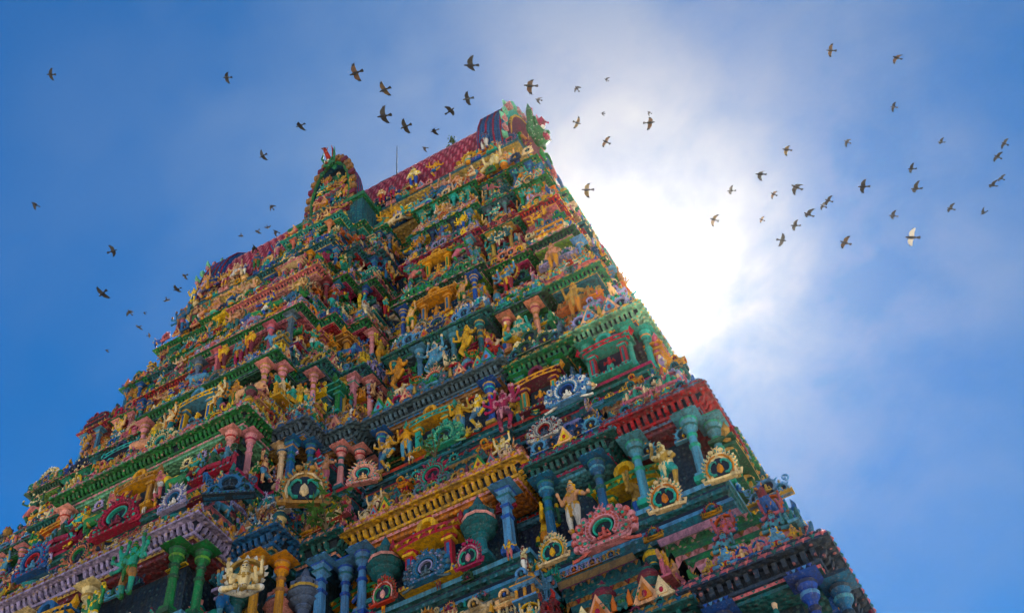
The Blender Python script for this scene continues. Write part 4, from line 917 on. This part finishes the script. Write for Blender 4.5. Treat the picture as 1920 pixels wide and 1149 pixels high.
cgp = MB(); n = 12; A_ = [(1.45 * math.cos(math.pi * i / n), zg + 2.2 + 3.4 * math.sin(math.pi * i / n)) for i in range(n + 1)]
cgp.add([(x, -4.4, z) for x, z in A_] + [(x, 0, z) for x, z in A_], [(i, i + 1, n + 2 + i, n + 1 + i) for i in range(n)] + [tuple(range(n + 1))], 0)
for i in range(6): cgp.tube([(x * 1.02, -4.2 + .7 * i, zg + 2.2 + (z - zg - 2.2) * 1.02) for x, z in A_], .07, 4, 1)
cgp.box(-1.9, 1.9, -4.6, -2.8, zg, zg + 2.2, 2); cgp.box(-2.05, 2.05, -4.75, -2.8, zg + 2.1, zg + 2.35, 0)
obj('cross_roof', cgp, tower, cols=('green', 'dgreen', 'teal'))
gable(tower, 'centre_gable', (.15, -4.45, zg + 1.3), 0, 1.22, 5.4, .7, 'ochre', False, 'blue')
# figures around the neck and on the ledge of the top storey
for side, y, rz in ((-1, -3.45, 0), (1, 3.45, math.pi)):
    e = Edge(-8.9, y, 8.9, y) if side < 0 else Edge(8.9, y, -8.9, y)
    t = .3
    while t < e.L - .2:
        if side > 0 or abs(e.at(t, 0, 0)[0]) > 2.0:
            r = R.random(); hh = R.uniform(1.3, 1.9)
            if r < .2: creature(NK, e, t, .15, zg + .2, 1.0)
            else: figure(NK, e, t, .1 + .25 * R.random(), zg + .2, hh, cols=(R.choice(['skin', 'peach', 'cream', 'yellow', 'skin', 'blue', 'turq']), R.choice(CLOTH), R.choice(GOLD)))
            if side < 0 and R.random() < .62: figure(NK, e, t + .2, .12, zg + 2.6, R.uniform(.9, 1.7), cols=(R.choice(['skin', 'cream', 'yellow', 'blue']), R.choice(CLOTH), R.choice(GOLD)))
            if side < 0 and R.random() < .0: place(NK, e, t, .05, zg + 2.7, 'flame_arch', 2.2, stuccols(R.choice(['ochre', 'yellow', 'blue'])))
        t += R.uniform(.5, .75)
for q in (-1, 1):
    e = Edge(q * 9.1, -3.2 * q, q * 9.1, 3.2 * q); t = .4
    while t < 6.2: figure(NK, e, t, .35, zg + .1, R.uniform(1.2, 1.6)); t += .62
for e in (Edge(-10, -3.75, -1.4, -3.75), Edge(1.4, -3.75, 10, -3.75), Edge(10, -3.75, 10, 3.75), Edge(-10, 3.75, -10, -3.75)):
    t = .3
    while t < e.L:
        r = R.random()
        if r < .35: place(NK, e, t, .15, zg, 'small_arch', .6, stuccols())
        elif r < .6: figure(NK, e, t, .05, zg, .75, 'seated_figure')
        elif r < .75: place(NK, e, t, .1, zg, 'vase_finial', .6, stuccols('mint'))
        elif r < .85: place(NK, e, t, .1, zg, 'leaf_antefix', .55, ('peach', 'crimson', 'yellow'))
        else: creature(NK, e, t, .05, zg, .6)
        t += R.uniform(.42, .6)
e = Edge(-8.9, -3.1, 8.9, -3.1)
for i in range(44):
    t = (i + .5) * e.L / 44
    if abs(e.at(t, 0, 0)[0]) < 1.8: continue
    place(NK, e, t, .10, zg + .75 + R.uniform(-.1, .1), R.choice(['small_arch', 'deity_group', 'triple_arch']), R.uniform(.7, 1.0), stuccols())
    if R.random() < .8: place(NK, e, t, .30, zg + 2.45, R.choice(['small_arch', 'leaf_antefix', 'scroll_relief', 'vase_finial']), R.uniform(.4, .65), stuccols(R.choice(['ochre', 'yellow', 'green', 'blue', 'rose', 'turq'])))
    if R.random() < .35: place(NK, e, t, .05, zg + 2.7, R.choice(['triple_arch', 'flame_arch', 'deity_group']), R.uniform(.9, 1.4), stuccols(R.choice(['ochre', 'yellow', 'cream', 'peach', 'blue'])))
e = Edge(-1.35, -3.75 - 1.9, 1.35, -3.75 - 1.9)
for t in (.3, .9, 1.4, 1.9, 2.4): figure(NK, e, t, -.2, zg, 1.2)

# ------------------------------------------------------------------ things on the tower
rod = bpy.data.objects.new('lightning_rod', None); C.objects.link(rod); rod.location = (1.7, -1.4, zv + RZ * .89)
tag(rod, 'thin grey lightning rod standing on the red tiled roof', 'lightning rod')
zb_ = 0
mb = MB(); mb.tube([(0, 0, -.3), (0, 0, 1.2), (.02, 0, 3.3)], [.05, .035, .02], 6, 0); obj('mast', mb.mesh('mast', [METAL]), rod)
mb = MB(); mb.tube([(0, 0, .2), (-.4, -.05, .5), (-.9, -.1, .45), (-1.1, -.2, -.1)], .03, 5, 0); obj('cable', mb.mesh('cable', [METAL]), rod)
mb = MB(); mb.lathe([(.14, .0), (.14, .12), (.06, .2)], 8); obj('bracket', mb.mesh('bracket', [METAL]), rod)

def plant(loc, s, name, label, n=46, droop=.2):
    root = bpy.data.objects.new(name, None); C.objects.link(root); root.location = loc; tag(root, label, 'plant')
    st = MB(); lf = MB()
    for i in range(7):
        a = R.uniform(0, 6.28); tip = (math.cos(a) * s * .5, math.sin(a) * s * .5 - s * .15, s * R.uniform(.5, 1)); st.tube([(0, 0, 0), (tip[0] * .4, tip[1] * .4, tip[2] * .6), tip], [.025 * s, .018 * s, .008 * s], 4)
        for j in range(n // 7):
            f = R.uniform(.3, 1.05); c = Vector((tip[0] * f, tip[1] * f, tip[2] * f)) + Vector((R.gauss(0, .09), R.gauss(0, .09), R.gauss(0, .07))) * s
            d = Vector((R.uniform(-1, 1), R.uniform(-1, 1), R.uniform(-.4, .6))).normalized() * .13 * s; u = d.cross(Vector((R.random(), R.random(), 1))).normalized() * .05 * s
            lf.add([c - d, c + u, c + d, c - u], [(0, 1, 2, 3)], 0)
    obj('stem', st.mesh('stem', [TWIG]), root); obj('leaves', lf.mesh('leaves', [LEAFM], 0), root); return root
plant((5.2, -1.75, zv + RZ * .80), .6, 'roof_weed', 'small green weed rooted in the red roof tiles beside the right gable', 130)
plant((6.3, -11.9, 18.3 + ZO), 1.0, 'ledge_weed', 'bushy green weed growing in the valley beside the projecting centre bay', 90)
plant((9.2, -11.9, 19.0 + ZO), .6, 'ledge_weed', 'small green weed on the yellow bay cornice')
vn = bpy.data.objects.new('dry_vine', None)
mbv = MB(); mbv.tube([(0, 0, 0), (-.05, -.1, -.5), (-.16, -.12, -1.1), (-.1, -.08, -1.7), (-.22, -.05, -2.3)], [.03, .035, .03, .035, .02], 5)
for i in range(26):
    z = -R.uniform(.1, 2.2); mbv.tube([(z * .08, -.1, z), (z * .08 + R.uniform(-.15, .15), -.15, z - .1)], [.02, .005], 3)
v = obj('hanging_vine', mbv.mesh('hanging_vine', [VINE]), None, (-1.2, -14.1, 18.5 + ZO)); tag(v, 'dry yellow vine hanging below the mauve cornice of the centre bay', 'vine')

# ------------------------------------------------------------------ pigeons
BIRDS = [(-5.73,-16.05,46.9,120,0.92,0),(-1.06,-11.12,50.08,117,0.96,0),(9.09,-15.53,33.12,99,0.97,2),(9.01,-13.87,34.83,90,0.98,2),(12.35,-14.64,31.81,114,0.98,1),(13.25,-12.54,33.13,123,0.98,2),(9.51,-8.94,41.52,108,0.98,1),(8.76,-8.91,41.37,264,0.99,1),(9.59,-14.8,31.27,108,0.98,1),(7.75,-10.57,38.62,96,0.99,1),(5.13,-3.58,50.96,99,0.99,0),(1.14,2.54,61.66,120,0.91,3),(8.35,2.97,61.2,135,0.99,3),(10.58,3.42,61.09,177,0.98,3),(12.06,4.68,62.7,144,0.71,3),(11.03,6.03,61.82,126,0.61,3),(11.8,-2.77,46.85,324,0.99,2),(13.42,7.14,61.42,144,0.71,3),(15.39,-6.66,37.81,300,0.98,2),(12.52,-1.61,46.31,150,0.99,2),(12.69,-7.01,35.23,120,0.99,2),(2.86,-10.45,43.3,93,0.97,0),(-1.77,-7.39,49.29,90,0.97,0),(-7.74,0.21,59.53,177,0.91,3),(-8.97,-12.58,44.39,144,0.93,0),(-6.1,-10.36,41.58,285,0.95,1),(-2.26,-13.13,33.12,78,0.95,1),(-11.88,-1.24,54.28,93,0.96,3),(-7.27,-5.67,45.01,99,0.96,1),(-14.63,0.36,55.77,21,0.91,3),(-14.47,-2.04,52.04,177,0.95,0),(-15.86,0.08,55.14,105,0.5,3),(-16.43,0.41,54.59,84,0.91,0),(-16.19,1.09,54.37,303,0.61,2),(-18.22,0.16,53.5,114,0.61,3),(-9.82,0.38,58.44,21,0.71,3),(-9.0,0.73,58.67,69,0.91,3),(-8.44,0.91,58.84,21,0.71,0),(-7.37,0.43,57.07,141,0.98,3),(-8.67,1.61,58.36,150,0.91,3),(-4.05,-4.55,47.19,177,0.98,3),(22.42,-1.95,44.2,123,0.95,2),(24.05,-3.2,39.77,138,0.93,2),(25.08,9.19,54.29,126,0.94,1),(22.34,10.34,54.88,138,0.95,0),(26.33,10.92,52.16,120,0.93,1),(27.85,7.46,45.74,144,0.92,1),(26.67,4.88,42.01,144,0.92,1),(19.23,1.09,43.64,123,0.97,2),(23.61,5.12,43.97,120,0.94,0),(17.95,-2.41,38.05,120,0.97,0),(18.89,-4.93,33.09,138,0.97,0),(16.23,4.45,47.34,120,0.98,0),(17.74,11.82,55.48,144,0.97,2),(20.84,-3.08,33.97,117,0.95,1),(22.25,-2.85,33.0,120,0.94,1),(27.98,12.47,49.47,144,0.92,1),(25.49,3.15,38.51,132,0.92,1),(19.96,5.75,45.24,138,0.96,1),(19.84,12.84,53.96,147,0.96,1),(18.88,-0.91,36.6,138,0.97,1),(18.25,1.32,39.11,123,0.97,1),(16.5,14.13,56.83,138,0.81,2),(15.49,0.38,40.49,141,0.98,2),(22.11,6.63,43.44,120,0.95,1),(24.28,6.54,42.19,135,0.94,1),(26.62,13.81,49.17,84,0.93,3),(17.58,1.65,39.01,312,0.97,1),(19.55,-1.75,33.33,135,0.96,2),(21.06,-5.95,27.43,120,0.95,4)]
BG = wear_material('pigeon_grey', color=(.018, .019, .024), wear=.2, bump=0); BT = wear_material('pigeon_tan', color=(.15, .10, .06), wear=.15, bump=0)
BD = wear_material('pigeon_dark_wing', color=(.035, .033, .033), wear=.15, bump=0); BW = wear_material('pigeon_white', color=(.85, .84, .80), wear=.05, bump=0)
def bird_mesh(pose, wing):
    # wings along X, head towards +Y; pose: list of wing joint angles (dihedral root, dihedral tip, sweep)
    mb = MB()
    mb.tube([(0, -.17, .0), (0, -.11, 0), (0, -.03, -.005), (0, .05, 0), (0, .10, .012), (0, .125, .02), (0, .15, .022), (0, .172, .018), (0, .19, .014)], [.018, .035, .05, .05, .034, .024, .028, .018, .004], 8, 0)
    mb.add([(-.02, -.14, 0), (.02, -.14, 0), (.06, -.27, .0), (.02, -.29, .0), (-.02, -.29, .0), (-.06, -.27, .0), (0, -.2, .012)], [(0, 6, 1), (1, 6, 2), (2, 6, 3), (3, 6, 4), (4, 6, 5), (5, 6, 0), (0, 1, 2, 3, 4, 5)], 0)
    for q in (-1, 1):
        d1, d2, sw = pose if q > 0 else (pose[0] * 1.0, pose[1], pose[2])
        def P(r, chord, z=0):
            a = math.radians(d1); b = math.radians(d2)
            x = min(r, .14) * math.cos(a) + max(0, r - .14) * math.cos(b); zz = min(r, .14) * math.sin(a) + max(0, r - .14) * math.sin(b)
            return (q * (x + .02), chord - max(0, r - .10) * sw, zz + .012 + z)
        rs = [0, .08, .15, .22, .29]; lead = [.06, .085, .085, .045, -.03]; trail = [-.09, -.085, -.075, -.075, -.075]
        vs = [P(r, l) for r, l in zip(rs, lead)] + [P(r, (l + t) / 2, .012) for r, l, t in zip(rs, lead, trail)] + [P(r, t) for r, t in zip(rs, trail)] + [P(r, (l + t) / 2, -.006) for r, l, t in zip(rs, lead, trail)]
        fs = []; mm = []
        for i in range(4):
            for a, b in ((0, 5), (5, 10), (10, 15), (15, 0)):
                f = (a + i, a + i + 1, b + i + 1, b + i); fs.append(f if q > 0 else tuple(reversed(f))); mm.append(wing if i < 3 else (0 if wing != 3 else 3))
        fs.append((4, 9, 14, 19)); mm.append(0); mb.add(vs, fs, mm)
        for k in range(4):                                    # finger feathers at the wing tip
            r0 = .25 + .01 * k; y0 = .02 - .028 * k; p = P(r0, y0); t = P(r0 + .07 - .012 * k, y0 - .02 - .03 * k); w = .011
            mb.add([(p[0], p[1] + w, p[2]), (t[0], t[1], t[2]), (p[0], p[1] - w, p[2]), (p[0], p[1], p[2] + .006)], [(0, 1, 2), (0, 3, 1), (3, 2, 1)], 0)
    return mb.mesh('pigeon', [BG, BT, BD, BW], 50)
BM = {0: [bird_mesh((22, 8, .2), 2), bird_mesh((-12, -28, .35), 2)], 1: [bird_mesh((12, -4, .1), 2), bird_mesh((28, 14, .3), 2)], 2: [bird_mesh((14, 2, .1), 1), bird_mesh((-10, -22, .2), 1)], 3: [bird_mesh((48, 30, .8), 2), bird_mesh((-38, -52, .7), 2)], 4: [bird_mesh((10, 0, .1), 3)]}
ORD = ['first', 'second', 'third', 'fourth', 'fifth', 'sixth', 'seventh', 'eighth', 'ninth', 'tenth', 'eleventh', 'twelfth', 'thirteenth', 'fourteenth', 'fifteenth', 'sixteenth', 'seventeenth', 'eighteenth', 'nineteenth', 'twentieth', 'twenty-first', 'twenty-second', 'twenty-third', 'twenty-fourth', 'twenty-fifth', 'twenty-sixth', 'twenty-seventh', 'twenty-eighth', 'twenty-ninth', 'thirtieth']
inv = cam.matrix_world.inverted()
def screen_x(p):
    q = inv @ Vector(p); return q.x / -q.z, q.y / -q.z
regs = {}
for b in BIRDS:
    x, y = screen_x(b[:3]); regs.setdefault('A' if x < -.24 and y > .12 else 'B' if x < -.17 else 'C' if x < -.02 else 'D' if x < .16 else 'E', []).append((x, b))
PH = {'A': 'in the deep blue sky', 'B': 'beside the tower\'s left slope', 'C': 'above the tiled roof', 'D': 'beside the right gable', 'E': 'beyond the sun glare'}
LOOK = {0: 'dark pigeon', 1: 'dark gliding pigeon', 2: 'tan-winged pigeon', 3: 'small dark pigeon', 4: 'bright white-winged pigeon'}
for rg, lst in regs.items():
    lst.sort(key=lambda t: t[0])
    for i, (x, b) in enumerate(lst):
        me = R.choice(BM[b[5]]); o = bpy.data.objects.new('pigeon', me); C.objects.link(o); o.location = b[:3]
        o.rotation_euler = (math.radians(R.uniform(-6, 14)), math.radians(R.uniform(-22, 22)), math.radians(b[3])); o.scale = (b[4] * .92,) * 3
        tag(o, '%s %s, %s from the left there' % (LOOK[b[5]], PH[rg], ORD[i]), 'pigeon', 'pigeons wheeling round the temple tower')
pm = MB(); pm.tube([(0, -.2, .10), (0, -.1, .13), (0, .02, .17), (0, .07, .22), (0, .09, .27), (0, .12, .28), (0, .15, .27)], [.02, .05, .07, .05, .035, .03, .005], 8, 0)
for q in (-1, 1): pm.tube([(q * .025, .02, .12), (q * .03, .03, 0)], .008, 4, 1); pm.ell((q * .05, -.06, .15), (.03, .13, .05), 2, 6, 4)
pme = pm.mesh('perched_pigeon', [BG, BT, BD], 50)
for loc, rz, lb in (((1.3, -1.5, zv + RZ * .87 + .12), 1.2, 'dark pigeon perched on the tiled roof just left of the lightning rod'), ((6.2, -.6, zv + RZ + .2), 2.4, 'dark pigeon perched on the roof ridge beside the right gable'),
                    ((-9.2, -.5, zg + 9.2), .8, 'dark pigeon perched on top of the left end gable'), ((-5.4, -.4, zv + RZ + .2), 2, 'dark pigeon perched on the roof ridge left of the centre gable')):
    o = bpy.data.objects.new('perched_pigeon', pme); C.objects.link(o); o.location = loc; o.rotation_euler = (0, 0, rz); tag(o, lb, 'pigeon', 'pigeons perched on the roof')

# ------------------------------------------------------------------ ground
g = MB(); g.add([(-2500, -2500, 0), (2500, -2500, 0), (2500, 2500, 0), (-2500, 2500, 0)], [(0, 1, 2, 3)], 0)
go = obj('ground', g.mesh('ground', [GROUND], 0)); go['kind'] = 'structure'
# ------------------------------------------------------------------ air
hz = MB(); hz.box(-90, 90, -70, 70, -1, 66, 0)
hm = bpy.data.materials.new('thin_haze'); hm.use_nodes = True; ht = hm.node_tree; ht.nodes.clear()
pv = N(ht, 'ShaderNodeVolumePrincipled'); pv.inputs['Color'].default_value = (1, .93, .78, 1); pv.inputs['Density'].default_value = .00004; pv.inputs['Anisotropy'].default_value = .87
L(ht, pv.outputs[0], N(ht, 'ShaderNodeOutputMaterial').inputs['Volume'])
ho = obj('haze', hz.mesh('haze', [hm], 0)); ho['kind'] = 'stuff'
flush()
